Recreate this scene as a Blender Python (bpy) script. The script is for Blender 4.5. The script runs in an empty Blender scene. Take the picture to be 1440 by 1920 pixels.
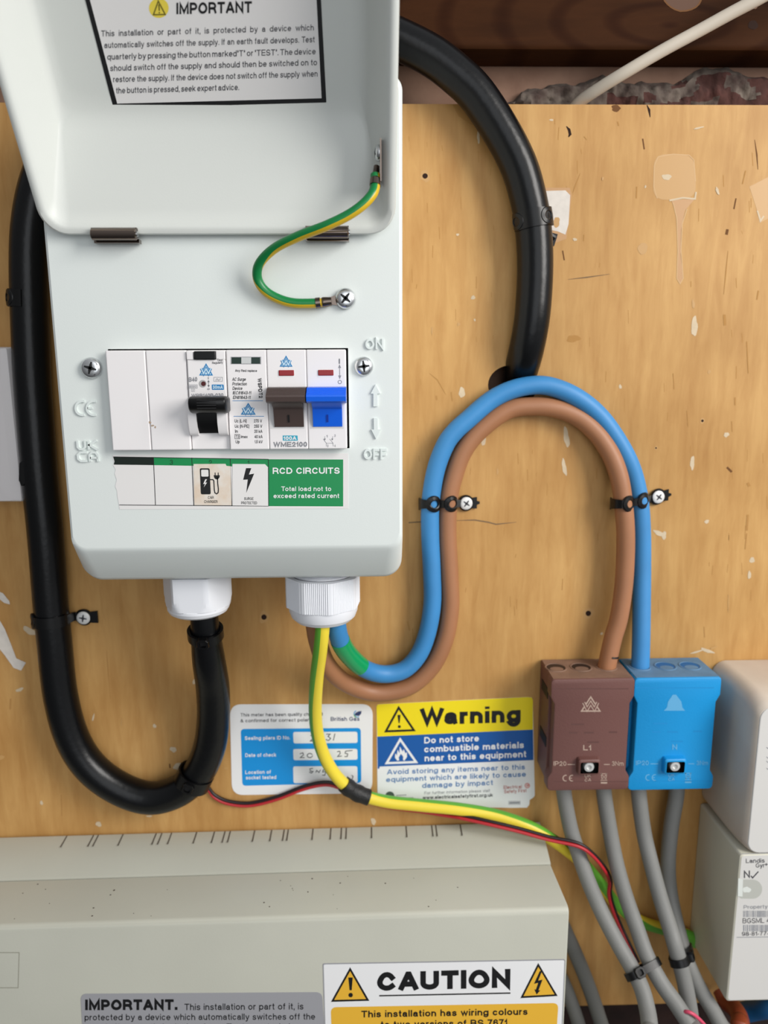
import bpy, math, random
from mathutils import Vector, Matrix, noise
from mathutils.geometry import tessellate_polygon
random.seed(7)
SC = bpy.context.scene
COL = SC.collection
MM = 0.001
ZOFF = 1500.0                      # camera height above the floor, mm
W_, H_ = 1440, 1920

# ------------------------------------------------------------------ camera
F = 1400.0                         # focal length in photo pixels
D = 421.0                          # camera to plywood, mm
PITCH, YAW, ROLL = math.radians(11.0), math.radians(1.4), math.radians(0.3)
CAM = Vector((0, -D, 0))
fw = Vector((math.sin(YAW)*math.cos(PITCH), math.cos(YAW)*math.cos(PITCH), -math.sin(PITCH)))
r0 = Vector((math.cos(YAW), -math.sin(YAW), 0))
u0 = r0.cross(fw)
rt = r0*math.cos(ROLL) - u0*math.sin(ROLL)
up = u0*math.cos(ROLL) + r0*math.sin(ROLL)
cd = bpy.data.cameras.new('camera')
cam = bpy.data.objects.new('camera', cd); COL.objects.link(cam)
mw = Matrix((rt, up, -fw)).transposed().to_4x4()
mw.translation = (CAM + Vector((0, 0, ZOFF)))*MM
cam.matrix_world = mw
cd.sensor_fit = 'VERTICAL'; cd.sensor_height = 24.0; cd.sensor_width = 18.0
cd.lens = 24.0*F/H_
cd.clip_start = 0.01; cd.clip_end = 50
cd.dof.use_dof = True; cd.dof.focus_distance = 0.345; cd.dof.aperture_fstop = cd.lens/3.0
SC.camera = cam

# ------------------------------------------------------------------ light and exposure
SC.view_settings.view_transform = 'Standard'
SC.view_settings.look = 'None'
SC.view_settings.gamma = 1.0
SC.view_settings.use_curve_mapping = False
SC.view_settings.exposure = 0.0
wd = bpy.data.worlds.new('room_light'); SC.world = wd; wd.use_nodes = True
nt = wd.node_tree; nt.nodes.clear()
wo = nt.nodes.new('ShaderNodeOutputWorld'); bg = nt.nodes.new('ShaderNodeBackground')
tc = nt.nodes.new('ShaderNodeTexCoord'); sx = nt.nodes.new('ShaderNodeSeparateXYZ')
rp = nt.nodes.new('ShaderNodeValToRGB'); mr = nt.nodes.new('ShaderNodeMapRange')
nt.links.new(tc.outputs['Generated'], sx.inputs[0])
ma = nt.nodes.new('ShaderNodeMath'); ma.operation = 'MULTIPLY_ADD'; ma.inputs[1].default_value = 0.55
mb_ = nt.nodes.new('ShaderNodeMath'); mb_.operation = 'MULTIPLY'; mb_.inputs[1].default_value = 0.75
nt.links.new(sx.outputs['Z'], mb_.inputs[0]); nt.links.new(sx.outputs['X'], ma.inputs[0]); nt.links.new(mb_.outputs[0], ma.inputs[2])
nt.links.new(ma.outputs[0], mr.inputs[0])
mr.inputs[1].default_value = -1; mr.inputs[2].default_value = 1
rp.color_ramp.elements[0].position = 0.0; rp.color_ramp.elements[0].color = (0.06, 0.06, 0.065, 1)
rp.color_ramp.elements[1].position = 1.0; rp.color_ramp.elements[1].color = (0.95, 0.97, 1.0, 1)
nt.links.new(mr.outputs[0], rp.inputs[0]); nt.links.new(rp.outputs[0], bg.inputs[0])
bg.inputs[1].default_value = 0.62
nt.links.new(bg.outputs[0], wo.inputs[0])

def area(name, loc, target, size, power, color):
    ld = bpy.data.lights.new(name, 'AREA'); ld.shape = 'RECTANGLE'
    ld.size, ld.size_y = size; ld.energy = power; ld.color = color
    o = bpy.data.objects.new(name, ld); COL.objects.link(o)
    l = Vector(loc)*MM + Vector((0, 0, ZOFF*MM)); t = Vector(target)*MM + Vector((0, 0, ZOFF*MM))
    o.location = l; o.rotation_euler = (t - l).to_track_quat('-Z', 'Y').to_euler()
    return o
area('window_light', (930, -780, 430), (40, 0, -40), (0.5, 0.7), 16.0, (1.0, 0.97, 0.93))
area('fill_light', (200, -1500, 150), (0, 0, 0), (0.9, 1.2), 5.0, (0.92, 0.96, 1.0))  # added frontal fill

# ------------------------------------------------------------------ projection helpers (mm)
def ray(px, py):
    return rt*((px - W_/2)/F) + up*((H_/2 - py)/F) + fw
def P(px, py, y=0.0):
    d = ray(px, py); t = (y + D)/d.y
    return CAM + d*t
def PL(px, py, pt, n):
    d = ray(px, py); t = (pt - CAM).dot(n)/d.dot(n)
    return CAM + d*t
def X(px, py, y=0.0): return P(px, py, y).x
def Z(px, py, y=0.0): return P(px, py, y).z

# ------------------------------------------------------------------ materials
def lin(c):
    if isinstance(c, str):
        c = [int(c[i:i+2], 16) for i in (0, 2, 4)]
    return tuple(((v/255)/12.92 if v/255 <= 0.04045 else ((v/255 + 0.055)/1.055)**2.4) for v in c) + (1,)
MATS = {}
def mat(name, col, rough=0.5, metal=0.0, spec=0.5, var=0.0, vscale=60.0, bump=0.0, bscale=400.0, col2=None, coat=0.0):
    if name in MATS: return MATS[name]
    m = bpy.data.materials.new(name); m.use_nodes = True; n = m.node_tree
    b = n.nodes['Principled BSDF']
    c = lin(col)
    b.inputs['Base Color'].default_value = c
    b.inputs['Roughness'].default_value = rough; b.inputs['Metallic'].default_value = metal
    b.inputs['Specular IOR Level'].default_value = spec
    b.inputs['Coat Weight'].default_value = coat
    t = n.nodes.new('ShaderNodeTexCoord')
    if var > 0 or col2:
        ns = n.nodes.new('ShaderNodeTexNoise'); ns.inputs['Scale'].default_value = vscale; ns.inputs['Detail'].default_value = 6
        n.links.new(t.outputs['Object'], ns.inputs['Vector'])
        r = n.nodes.new('ShaderNodeValToRGB'); r.color_ramp.elements[0].position = 0.35; r.color_ramp.elements[1].position = 0.68
        r.color_ramp.elements[0].color = lin(col2) if col2 else tuple(v*(1 - var) for v in c[:3]) + (1,)
        r.color_ramp.elements[1].color = c
        n.links.new(ns.outputs['Fac'], r.inputs['Fac']); n.links.new(r.outputs['Color'], b.inputs['Base Color'])
    if bump > 0:
        ns2 = n.nodes.new('ShaderNodeTexNoise'); ns2.inputs['Scale'].default_value = bscale; ns2.inputs['Detail'].default_value = 3
        n.links.new(t.outputs['Object'], ns2.inputs['Vector'])
        bp = n.nodes.new('ShaderNodeBump'); bp.inputs['Strength'].default_value = bump; bp.inputs['Distance'].default_value = 0.0005
        n.links.new(ns2.outputs['Fac'], bp.inputs['Height']); n.links.new(bp.outputs[0], b.inputs['Normal'])
    MATS[name] = m
    return m

def wood(name, light, dark, scale, wave_amt, rough=0.55, spots=None):
    m = bpy.data.materials.new(name); m.use_nodes = True; n = m.node_tree; L = n.links
    b = n.nodes['Principled BSDF']; b.inputs['Roughness'].default_value = rough
    b.inputs['Specular IOR Level'].default_value = 0.3
    t = n.nodes.new('ShaderNodeTexCoord')
    mp = n.nodes.new('ShaderNodeMapping'); mp.inputs['Scale'].default_value = scale
    L.new(t.outputs['Object'], mp.inputs['Vector'])
    a = n.nodes.new('ShaderNodeTexNoise'); a.inputs['Scale'].default_value = 1.0; a.inputs['Detail'].default_value = 9; a.inputs['Roughness'].default_value = 0.62; a.inputs['Distortion'].default_value = 0.4
    L.new(mp.outputs[0], a.inputs['Vector'])
    r = n.nodes.new('ShaderNodeValToRGB')
    r.color_ramp.elements[0].position = 0.28; r.color_ramp.elements[1].position = 0.66
    r.color_ramp.elements[0].color = lin(dark); r.color_ramp.elements[1].color = lin(light)
    L.new(a.outputs['Fac'], r.inputs['Fac'])
    # broad blotches
    c = n.nodes.new('ShaderNodeTexNoise'); c.inputs['Scale'].default_value = 14; c.inputs['Detail'].default_value = 5
    L.new(t.outputs['Object'], c.inputs['Vector'])
    r2 = n.nodes.new('ShaderNodeValToRGB')
    r2.color_ramp.elements[0].position = 0.3; r2.color_ramp.elements[1].position = 0.7
    r2.color_ramp.elements[0].color = (0.78, 0.72, 0.62, 1); r2.color_ramp.elements[1].color = (1, 1, 1, 1)
    L.new(c.outputs['Fac'], r2.inputs['Fac'])
    mx = n.nodes.new('ShaderNodeMix'); mx.data_type = 'RGBA'; mx.blend_type = 'MULTIPLY'; mx.inputs[0].default_value = wave_amt
    L.new(r.outputs['Color'], mx.inputs[6]); L.new(r2.outputs['Color'], mx.inputs[7])
    L.new(mx.outputs[2], b.inputs['Base Color'])
    bp = n.nodes.new('ShaderNodeBump'); bp.inputs['Strength'].default_value = 0.18; bp.inputs['Distance'].default_value = 0.0006
    L.new(a.outputs['Fac'], bp.inputs['Height']); L.new(bp.outputs[0], b.inputs['Normal'])
    MATS[name] = m
    return m, n, mx, b

PLY, _n, _mx, _b = wood('plywood', 'CEA265', 'BA8B50', (150, 150, 22), 0.9, 0.5)
JOIST, jn, jmx, jb = wood('pine_joist', '432612', '2F190A', (10, 60, 60), 0.6, 0.7)
jb.inputs['Specular IOR Level'].default_value = 0.08
# cathedral rings of the joist
_t = jn.nodes.new('ShaderNodeTexCoord'); _mp = jn.nodes.new('ShaderNodeMapping')
_c = P(1255, 48, -5); _mp.inputs['Location'].default_value = (-_c.x*MM*10, 0, -(_c.z - Z(1100, 125, 17) - 45)*MM*30); _mp.inputs['Scale'].default_value = (10, 0.1, 30)
_w = jn.nodes.new('ShaderNodeTexWave'); _w.wave_type = 'RINGS'; _w.rings_direction = 'Y'
_w.inputs['Scale'].default_value = 1.1; _w.inputs['Distortion'].default_value = 3.0; _w.inputs['Detail'].default_value = 2.0; _w.inputs['Detail Scale'].default_value = 0.7
_r = jn.nodes.new('ShaderNodeValToRGB')
_r.color_ramp.elements[0].position = 0.0; _r.color_ramp.elements[0].color = (0.62, 0.50, 0.38, 1)
_r.color_ramp.elements[1].position = 0.36; _r.color_ramp.elements[1].color = (1, 1, 1, 1)
_m2 = jn.nodes.new('ShaderNodeMix'); _m2.data_type = 'RGBA'; _m2.blend_type = 'MULTIPLY'; _m2.inputs[0].default_value = 0.9
jn.links.new(_t.outputs['Object'], _mp.inputs['Vector']); jn.links.new(_mp.outputs[0], _w.inputs['Vector'])
jn.links.new(_w.outputs['Fac'], _r.inputs['Fac']); jn.links.new(jmx.outputs[2], _m2.inputs[6]); jn.links.new(_r.outputs['Color'], _m2.inputs[7])
jn.links.new(_m2.outputs[2], jb.inputs['Base Color'])

WHITE = mat('white_enamel', 'DCE2DF', 0.38, bump=0.05, bscale=1500)
LIDW = mat('white_enamel_lid', 'D5D8D3', 0.42, bump=0.05, bscale=1500)
MODW = mat('module_white', 'EBE8E8', 0.4)
GLANDW = mat('gland_white', 'E4E6EB', 0.35)
BLACKC = mat('black_sheath', '030406', 0.3, bump=0.2, bscale=300, spec=0.34)
BLACKP = mat('black_plastic', '050506', 0.33, spec=0.36)
BLACKM = mat('black_matt', '08080A', 0.6)
TAPE = mat('black_tape', '0C0C0D', 0.5, bump=0.6, bscale=900)
BLUEC = mat('blue_sheath', '3A88C4', 0.5, var=0.10, vscale=45)
BROWNC = mat('brown_sheath', 'A5714E', 0.5, var=0.12, vscale=45)
GREYC = mat('grey_sheath', '81817E', 0.55, var=0.08, vscale=50, bump=0.15, bscale=900)
DGREYC = mat('dark_grey_sheath', '6A6A66', 0.6, var=0.1, vscale=50)
EYEL = mat('earth_yellow', 'E9D23A', 0.42)
EGRN = mat('earth_green', '62AC36', 0.42)
LYEL = mat('lead_yellow', 'D2AE20', 0.35)
LGRN = mat('lead_green', '067A3C', 0.35)
REDW = mat('red_wire', 'B5242C', 0.42)
BLKW = mat('black_wire', '1B0C0C', 0.42)
PINKW = mat('pink_wire', 'D04866', 0.42)
GTAPE = mat('green_tape', '069A5A', 0.25)
WHTC = mat('white_flex', 'CFC4B4', 0.5)
STEEL = mat('zinc_steel', 'DADCDD', 0.27, 1.0)
DSTEEL = mat('polished_steel', '73675F', 0.13, 1.0)
GREYB = mat('grey_moulding', 'BBBBAE', 0.5, var=0.06, vscale=14, bump=0.08, bscale=1200)
SLOT = mat('slot_brown', '4A4036', 0.8)
BRNB = mat('brown_block', '6B4640', 0.55, bump=0.2, bscale=1500)
BRNT = mat('brown_block_dusty', '8A6C5A', 0.7, var=0.25, vscale=120)
BLUB = mat('blue_block', '0490D2', 0.5, bump=0.15, bscale=1500)
BLUT = mat('blue_block_dusty', '5F87AA', 0.7, var=0.2, vscale=120)
METW = mat('meter_white', 'D4D2CE', 0.5)
METT = mat('meter_body', 'CFC6B8', 0.55, col2='C2B3A6', vscale=22)
METC = mat('meter_cover', 'CFCCBB', 0.55)
LABW = mat('label_white', 'E4E2E0', 0.45)
LABW2 = mat('label_plastic_white', 'ECECEC', 0.4)
YEL = mat('sign_yellow', 'F2DB10', 0.45)
AMB = mat('label_amber', 'E8B436', 0.45)
SBLU = mat('sign_blue', '0A57A4', 0.45)
PBLU = mat('panel_blue', '0591DC', 0.45)
LGR = mat('label_green', '02894A', 0.4)
LGRD = mat('label_green_dark', '02150B', 0.4)
LBLK = mat('label_black', '08080A', 0.5)
INK = mat('ink_grey', '3A3A40', 0.6)
INKL = mat('ink_pale', '8A8C92', 0.6)
INKB = mat('ink_blue', '5E84B5', 0.6)
INKR = mat('ink_red', 'B86E66', 0.6)
NAVY = mat('ink_navy', '2C3A66', 0.6)
LOGO = mat('logo_blue', '1F7DB8', 0.5)
LOGOL = mat('logo_light', 'CBE4F1', 0.5)
CYAN = mat('rating_teal', '2BA3BE', 0.5)
MGREY = mat('label_grey', '9C9CA0', 0.45)
REDI = mat('red_indicator', '8E0612', 0.25)
GRNI = mat('dark_green_window', '0A2A20', 0.3)
BRNS = mat('switch_brown', '4A3C38', 0.42)
BLUS = mat('switch_blue', '0563E6', 0.38)
PAINT = mat('paint_white', 'D3BFA0', 0.7, var=0.12, vscale=300)
PAINTW = mat('filler_white', 'DED6CC', 0.7, var=0.1, vscale=300)
GHOST = mat('glue_edge', 'C7A06D', 0.35)
GLUE = mat('dried_glue', 'BF945B', 0.38)
GLUEP = mat('dried_glue_pink', 'BD9060', 0.38)
CRACK = mat('wood_crack', '6B4522', 0.9)
CRACKL = mat('wood_crack_light', 'B08248', 0.9)
PENCIL = mat('pencil', '7A6248', 0.9)
HOLE = mat('screw_hole', '2A1408', 0.95)
PLASTER = mat('old_plaster', '8C6E5C', 0.9, col2='7A5C4C', vscale=50, bump=0.5, bscale=200)
MORTAR = mat('broken_mortar', '6F655C', 0.95, col2='40312C', vscale=110, bump=1.0, bscale=350)
BRICKR = mat('red_brick', '50302A', 0.95, var=0.4, vscale=160, bump=1.0, bscale=300)
EMB = mat('white_emboss', 'DCE4E1', 0.4)
PBLOCK = mat('print_on_brown', 'B39B8C', 0.6)
PBLUE = mat('print_on_blue', '5FA9D6', 0.6)
SEAL = mat('meter_seal', 'B9BAB2', 0.3)
ORNG = mat('orange_brown_sheath', '8E3F22', 0.4)
DBLU = mat('dark_blue_sheath', '0F5C92', 0.45)

# ------------------------------------------------------------------ mesh builder (mm in, metres out)
class MB:
    def __init__(s): s.v = []; s.f = []; s.m = []; s.mats = []
    def mi(s, m):
        if m not in s.mats: s.mats.append(m)
        return s.mats.index(m)
    def add(s, vs, fs, m):
        o = len(s.v); k = s.mi(m)
        s.v += [Vector(v) for v in vs]
        for f in fs: s.f.append([o + i for i in f]); s.m.append(k)
    def loft(s, rings, m, cap0=False, cap1=False, closed=True, wrap=False, mf=None):
        o = len(s.v); n = len(rings[0]); k = s.mi(m)
        for r in rings: s.v += [Vector(v) for v in r]
        R = len(rings)
        for i in range(R if wrap else R - 1):
            i2 = (i + 1) % R
            for j in range(n if closed else n - 1):
                j2 = (j + 1) % n
                s.f.append([o + i*n + j, o + i*n + j2, o + i2*n + j2, o + i2*n + j])
                s.m.append(s.mi(mf(i, j)) if mf else k)
        if cap0: s.f.append([o + j for j in range(n)][::-1]); s.m.append(k)
        if cap1: s.f.append([o + (R - 1)*n + j for j in range(n)]); s.m.append(k)
    def box(s, x0, x1, y0, y1, z0, z1, m):
        s.add([(x, y, z) for x in (x0, x1) for y in (y0, y1) for z in (z0, z1)],
              [(0, 1, 3, 2), (4, 6, 7, 5), (0, 4, 5, 1), (2, 3, 7, 6), (0, 2, 6, 4), (1, 5, 7, 3)], m)
    def rbox(s, x0, x1, z0, z1, yb, yf, r, m, bev=0.6, n=5, mf=None):
        """box facing the camera: rounded outline, bevelled front edge; yb back, yf front (more negative)"""
        e = min(bev, abs(yf - yb)*0.9)
        rings = [rr(x0, x1, z0, z1, r, yb, n), rr(x0, x1, z0, z1, r, yf + e, n)]
        for a in (30, 60, 90):
            q = math.radians(a)
            i = e*(1 - math.cos(q)); d = e*(1 - math.sin(q))
            rings.append(rr(x0 + i, x1 - i, z0 + i, z1 - i, max(r - i, 0.05), yf + d, n))
        rings.append(rr(x0 + e + .12, x1 - e - .12, z0 + e + .12, z1 - e - .12, max(r - e, 0.05), yf, n))
        s.loft(rings, m, True, True)
    def tube(s, pts, rad, m, seg=20, caps=True):
        """pts Vectors, rad number or list"""
        n = len(pts); rings = []
        nrm = None
        for i in range(n):
            t = (pts[min(i + 1, n - 1)] - pts[max(i - 1, 0)]).normalized()
            if nrm is None:
                a = Vector((0, 1, 0)) if abs(t.y) < 0.9 else Vector((0, 0, 1))
                nrm = (a - t*a.dot(t)).normalized()
            nrm = (nrm - t*nrm.dot(t)).normalized(); bi = t.cross(nrm)
            r = rad[i] if isinstance(rad, (list, tuple)) else rad
            rings.append([pts[i] + (nrm*math.cos(q) + bi*math.sin(q))*r for q in (2*math.pi*j/seg for j in range(seg))])
        s.loft(rings, m, caps, caps)
    def stripe(s, pts, rad, dirs, ma, mb, half=90, seg=24):
        n = len(pts); rings = []
        for i in range(n):
            t = (pts[min(i + 1, n - 1)] - pts[max(i - 1, 0)]).normalized()
            a = dirs[i]; nrm = (a - t*a.dot(t)).normalized(); bi = t.cross(nrm)
            rings.append([pts[i] + (nrm*math.cos(q) + bi*math.sin(q))*rad for q in (2*math.pi*(j + 0.5)/seg for j in range(seg))])
        def mf(i, j):
            q = ((j + 1)*360/seg) % 360; q = min(q, 360 - q)
            return ma if q <= half else mb
        s.loft(rings, mb, True, True, mf=mf)
    def lathe(s, c, axis, prof, m, seg=32, cap0=False, cap1=True, rf=None):
        """prof list of (r, h) along axis from c"""
        a = Vector(axis).normalized(); b = a.orthogonal().normalized(); d = a.cross(b); c = Vector(c)
        rings = []
        for r, h in prof:
            rings.append([c + a*h + (b*math.cos(q) + d*math.sin(q))*(rf(q, r, h) if rf else r) for q in (2*math.pi*j/seg for j in range(seg))])
        s.loft(rings, m, cap0, cap1)
    def prism(s, poly, off, m):
        """poly: list of Vectors (planar), extruded by Vector off; triangulated front"""
        n = len(poly)
        tri = tessellate_polygon([poly])
        front = [p + off for p in poly]
        s.add(front, [list(t) for t in tri], m)
        s.add(list(poly) + front, [[i, (i + 1) % n, n + (i + 1) % n, n + i] for i in range(n)], m)
    def build(s, name, parent=None, angle=32, recalc=True):
        me = bpy.data.meshes.new(name)
        org = Vector((0, 0, 0))
        if parent is not None: org = parent['_o'] if False else Vector(PORG.get(parent.name, (0, 0, 0)))
        else:
            lo = Vector([min(v[i] for v in s.v) for i in range(3)]); hi = Vector([max(v[i] for v in s.v) for i in range(3)])
            org = (lo + hi)/2
        me.from_pydata([((v - org)*MM)[:] for v in s.v], [], s.f)
        for m in s.mats: me.materials.append(m)
        me.polygons.foreach_set('material_index', s.m)
        if recalc:
            import bmesh
            b = bmesh.new(); b.from_mesh(me); bmesh.ops.recalc_face_normals(b, faces=b.faces[:]); b.to_mesh(me); b.free()
        me.polygons.foreach_set('use_smooth', [True]*len(me.polygons))
        me.set_sharp_from_angle(angle=math.radians(angle))
        me.update()
        o = bpy.data.objects.new(name, me); COL.objects.link(o)
        PORG[o.name] = org[:]
        if parent is None: o.location = (org + Vector((0, 0, ZOFF)))*MM
        else: o.parent = parent
        return o
PORG = {}
def rr(x0, x1, z0, z1, r, y, n=5):
    r = max(0.01, min(r, (x1 - x0)/2 - 0.001, (z1 - z0)/2 - 0.001)); out = []
    for cx, cz, a0 in ((x1 - r, z1 - r, 0), (x0 + r, z1 - r, 90), (x0 + r, z0 + r, 180), (x1 - r, z0 + r, 270)):
        for i in range(n + 1):
            q = math.radians(a0 + 90*i/n); out.append(Vector((cx + r*math.cos(q), y, cz + r*math.sin(q))))
    return out
def empty(name, loc, label, cat, group=None):
    o = bpy.data.objects.new(name, None); COL.objects.link(o)
    o.empty_display_size = 0.02
    PORG[o.name] = Vector(loc)[:]
    o.location = (Vector(loc) + Vector((0, 0, ZOFF)))*MM
    return tag(o, label, cat, group)
def tag(o, label, cat, group=None):
    o['label'] = label; o['category'] = cat
    if group: o['group'] = group
    return o
def struct(o): o['kind'] = 'structure'; return o
def spline(ctrl, k=8):
    """Catmull-Rom (centripetal-ish) through tuples of numbers / Vectors"""
    c = [Vector(p) if len(p) <= 4 else p for p in ctrl]
    c = [2*c[0] - c[1]] + c + [2*c[-1] - c[-2]]
    out = []
    for i in range(1, len(c) - 2):
        p0, p1, p2, p3 = c[i-1], c[i], c[i+1], c[i+2]
        for j in range(k):
            t = j/k
            out.append(0.5*((2*p1) + (p2 - p0)*t + (2*p0 - 5*p1 + 4*p2 - p3)*t*t + (3*p1 - p0 - 3*p2 + p3)*t*t*t))
    out.append(c[-2].copy())
    return out
def path(ctrl, k=8): return spline([P(a, b, y) for a, b, y in ctrl], k)

# ------------------------------------------------------------------ lettering
FONTC = {}
# a plain sans-serif drawn as strokes: unit capital height, x height XH, descender DS
XH, DS, CAPH = 0.73, -0.27, 1.0
def A_(cx, cy, rx, ry, a0, a1):
    n = max(5, int(abs(a1 - a0)/15))
    return [(cx + rx*math.cos(math.radians(a0 + (a1 - a0)*i/n)), cy + ry*math.sin(math.radians(a0 + (a1 - a0)*i/n))) for i in range(n + 1)]
_o = A_(.5, .365, .5, .365, 0, 360); _O = A_(.5, .5, .5, .5, 0, 360)
GL = {
 'A': (.9, [[(0, 0), (.46, 1), (.54, 1), (1, 0)], [(.22, .3), (.78, .3)]]), 'B': (.84, [[(.5, 0), (0, 0), (0, 1), (.5, 1)] + A_(.5, .77, .44, .23, 90, -90) , [(0, .54), (.5, .54)] + A_(.5, .27, .5, .27, 90, -90)]),
 'C': (.9, [A_(.5, .5, .5, .5, 42, 318)]), 'D': (.88, [[(0, 0), (0, 1), (.4, 1)] + A_(.4, .5, .6, .5, 90, -90) + [(0, 0)]]), 'E': (.78, [[(1, 1), (0, 1), (0, 0), (1, 0)], [(0, .53), (.92, .53)]]),
 'F': (.72, [[(1, 1), (0, 1), (0, 0)], [(0, .5), (.88, .5)]]), 'G': (.95, [A_(.5, .5, .5, .5, 42, 335) + [(1, .46), (.58, .46)]]), 'H': (.86, [[(0, 0), (0, 1)], [(1, 0), (1, 1)], [(0, .53), (1, .53)]]),
 'I': (0, [[(.5, 0), (.5, 1)]]), 'J': (.66, [[(1, 1), (1, .3)] + A_(.5, .3, .5, .3, 0, -180)]), 'K': (.86, [[(0, 0), (0, 1)], [(.95, 1), (.05, .38)], [(.36, .6), (1, 0)]]), 'L': (.7, [[(0, 1), (0, 0), (1, 0)]]),
 'M': (1.02, [[(0, 0), (0, 1), (.5, .08), (1, 1), (1, 0)]]), 'N': (.86, [[(0, 0), (0, 1), (1, 0), (1, 1)]]), 'O': (.98, [_O]), 'P': (.8, [[(0, 0), (0, 1), (.5, 1)] + A_(.5, .72, .5, .28, 90, -90) + [(0, .44)]]),
 'Q': (.98, [_O, [(.62, .28), (1, -.02)]]), 'R': (.86, [[(0, 0), (0, 1), (.5, 1)] + A_(.5, .74, .46, .26, 90, -90) + [(0, .48)], [(.5, .48), (.85, .4), (.92, .2), (1, 0)]]),
 'S': (.82, [A_(.5, .75, .45, .25, 22, 265)[:-1] + A_(.5, .265, .5, .265, 88, -158)]), 'T': (.8, [[(0, 1), (1, 1)], [(.5, 0), (.5, 1)]]), 'U': (.86, [[(0, 1), (0, .36)] + A_(.5, .36, .5, .36, 180, 360) + [(1, 1)]]),
 'V': (.88, [[(0, 1), (.46, 0), (.54, 0), (1, 1)]]), 'W': (1.24, [[(0, 1), (.25, 0), (.5, 1), (.75, 0), (1, 1)]]), 'X': (.86, [[(0, 0), (1, 1)], [(0, 1), (1, 0)]]), 'Y': (.86, [[(0, 1), (.5, .45), (1, 1)], [(.5, .45), (.5, 0)]]), 'Z': (.8, [[(0, 1), (1, 1), (0, 0), (1, 0)]]),
 'a': (.66, [[(.07, .52)] + A_(.48, .53, .41, .2, 150, 0) + [(.89, .1), (.95, 0)], [(.89, .43)] + A_(.42, .205, .42, .205, 85, 280) + [(.89, .2)]]), 'b': (.7, [[(0, 0), (0, 1)], _o]), 'c': (.64, [A_(.5, .365, .5, .365, 42, 318)]), 'd': (.7, [[(1, 0), (1, 1)], _o]),
 'e': (.68, [[(.03, .365), (1, .365)] + A_(.5, .365, .5, .365, 0, 312)]), 'f': (.38, [[(.38, 0), (.38, .82)] + A_(.8, .82, .42, .18, 180, 100), [(0, XH), (.9, XH)]]), 'g': (.7, [_o, [(1, XH), (1, -.02)] + A_(.5, -.02, .5, .25, 0, -155)]),
 'h': (.64, [[(0, 0), (0, 1)], [(0, .4)] + A_(.5, .4, .5, .33, 180, 0) + [(1, 0)]]), 'i': (0, [[(.5, 0), (.5, XH)]]), 'j': (.2, [[(1, XH), (1, -.1)] + A_(.2, -.1, .8, .17, 0, -90)]), 'k': (.64, [[(0, 0), (0, 1)], [(.94, XH), (.05, .24)], [(.36, .42), (1, 0)]]),
 'l': (0, [[(.5, 0), (.5, 1)]]), 'm': (1.04, [[(0, 0), (0, XH)], [(0, .44)] + A_(.25, .44, .25, .29, 180, 0) + [(.5, 0)], [(.5, .44)] + A_(.75, .44, .25, .29, 180, 0) + [(1, 0)]]), 'n': (.64, [[(0, 0), (0, XH)], [(0, .4)] + A_(.5, .4, .5, .33, 180, 0) + [(1, 0)]]),
 'o': (.7, [_o]), 'p': (.7, [[(0, DS), (0, XH)], _o]), 'q': (.7, [[(1, DS), (1, XH)], _o]), 'r': (.38, [[(0, 0), (0, XH)], [(0, .42)] + A_(.85, .42, .85, .31, 180, 82)]), 's': (.6, [A_(.5, .55, .45, .18, 25, 262)[:-1] + A_(.5, .19, .5, .19, 85, -155)]),
 't': (.36, [[(.42, .95), (.42, .17)] + A_(.85, .17, .43, .17, 180, 275), [(0, XH), (.95, XH)]]), 'u': (.64, [[(0, XH), (0, .33)] + A_(.5, .33, .5, .33, 180, 360), [(1, 0), (1, XH)]]), 'v': (.64, [[(0, XH), (.46, 0), (.54, 0), (1, XH)]]), 'w': (.96, [[(0, XH), (.25, 0), (.5, XH), (.75, 0), (1, XH)]]),
 'x': (.62, [[(0, 0), (1, XH)], [(0, XH), (1, 0)]]), 'y': (.64, [[(0, XH), (.5, 0)], [(1, XH), (.46, -.14), (.3, DS), (.08, DS)]]), 'z': (.6, [[(0, XH), (1, XH), (0, 0), (1, 0)]]),
 '0': (.66, [_O]), '1': (.34, [[(0, .74), (.6, .86), (1, 1), (1, 0)]]), '2': (.66, [[(.03, .7)] + A_(.5, .7, .46, .3, 170, -35) + [(0, 0), (1, 0)]]), '3': (.66, [A_(.48, .76, .43, .24, 160, -90) + A_(.48, .27, .5, .27, 90, -160)]), '4': (.68, [[(.74, 0), (.74, 1), (0, .28), (1, .28)]]),
 '5': (.66, [[(.9, 1), (.16, 1), (.06, .5)] + A_(.48, .33, .5, .33, 130, -160)]), '6': (.66, [A_(.5, .31, .5, .31, 0, 360), [(.93, .82)] + A_(.5, .62, .5, .38, 50, 200)]), '7': (.64, [[(0, 1), (1, 1), (.5, .45), (.36, 0)]]), '8': (.66, [A_(.5, .76, .43, .24, 0, 360), A_(.5, .26, .5, .26, 0, 360)]), '9': (.66, [A_(.5, .69, .5, .31, 0, 360), [(.07, .18)] + A_(.5, .38, .5, .38, -130, 20)]),
 '.': (0, [[(.5, 0), (.5, .02)]]), ',': (0, [[(.5, .02), (.5, 0), (.3, -.14)]]), '-': (.3, [[(0, .38), (1, .38)]]), '+': (.55, [[(0, .4), (1, .4)], [(.5, .14), (.5, .66)]]), '"': (.2, [[(0, 1), (0, .78)], [(1, 1), (1, .78)]]), '&': (.84, [[(1, 0), (.25, .68), (.25, .85), (.42, 1), (.6, .88), (.58, .72), (.1, .4), (.02, .2), (.2, .02), (.5, 0), (.78, .2), (.92, .48)]]),
 '(': (.22, [[(1, 1.05), (.2, .7), (0, .4), (.2, .1), (1, -.25)]]), ')': (.22, [[(0, 1.05), (.8, .7), (1, .4), (.8, .1), (0, -.25)]]),
}
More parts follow.
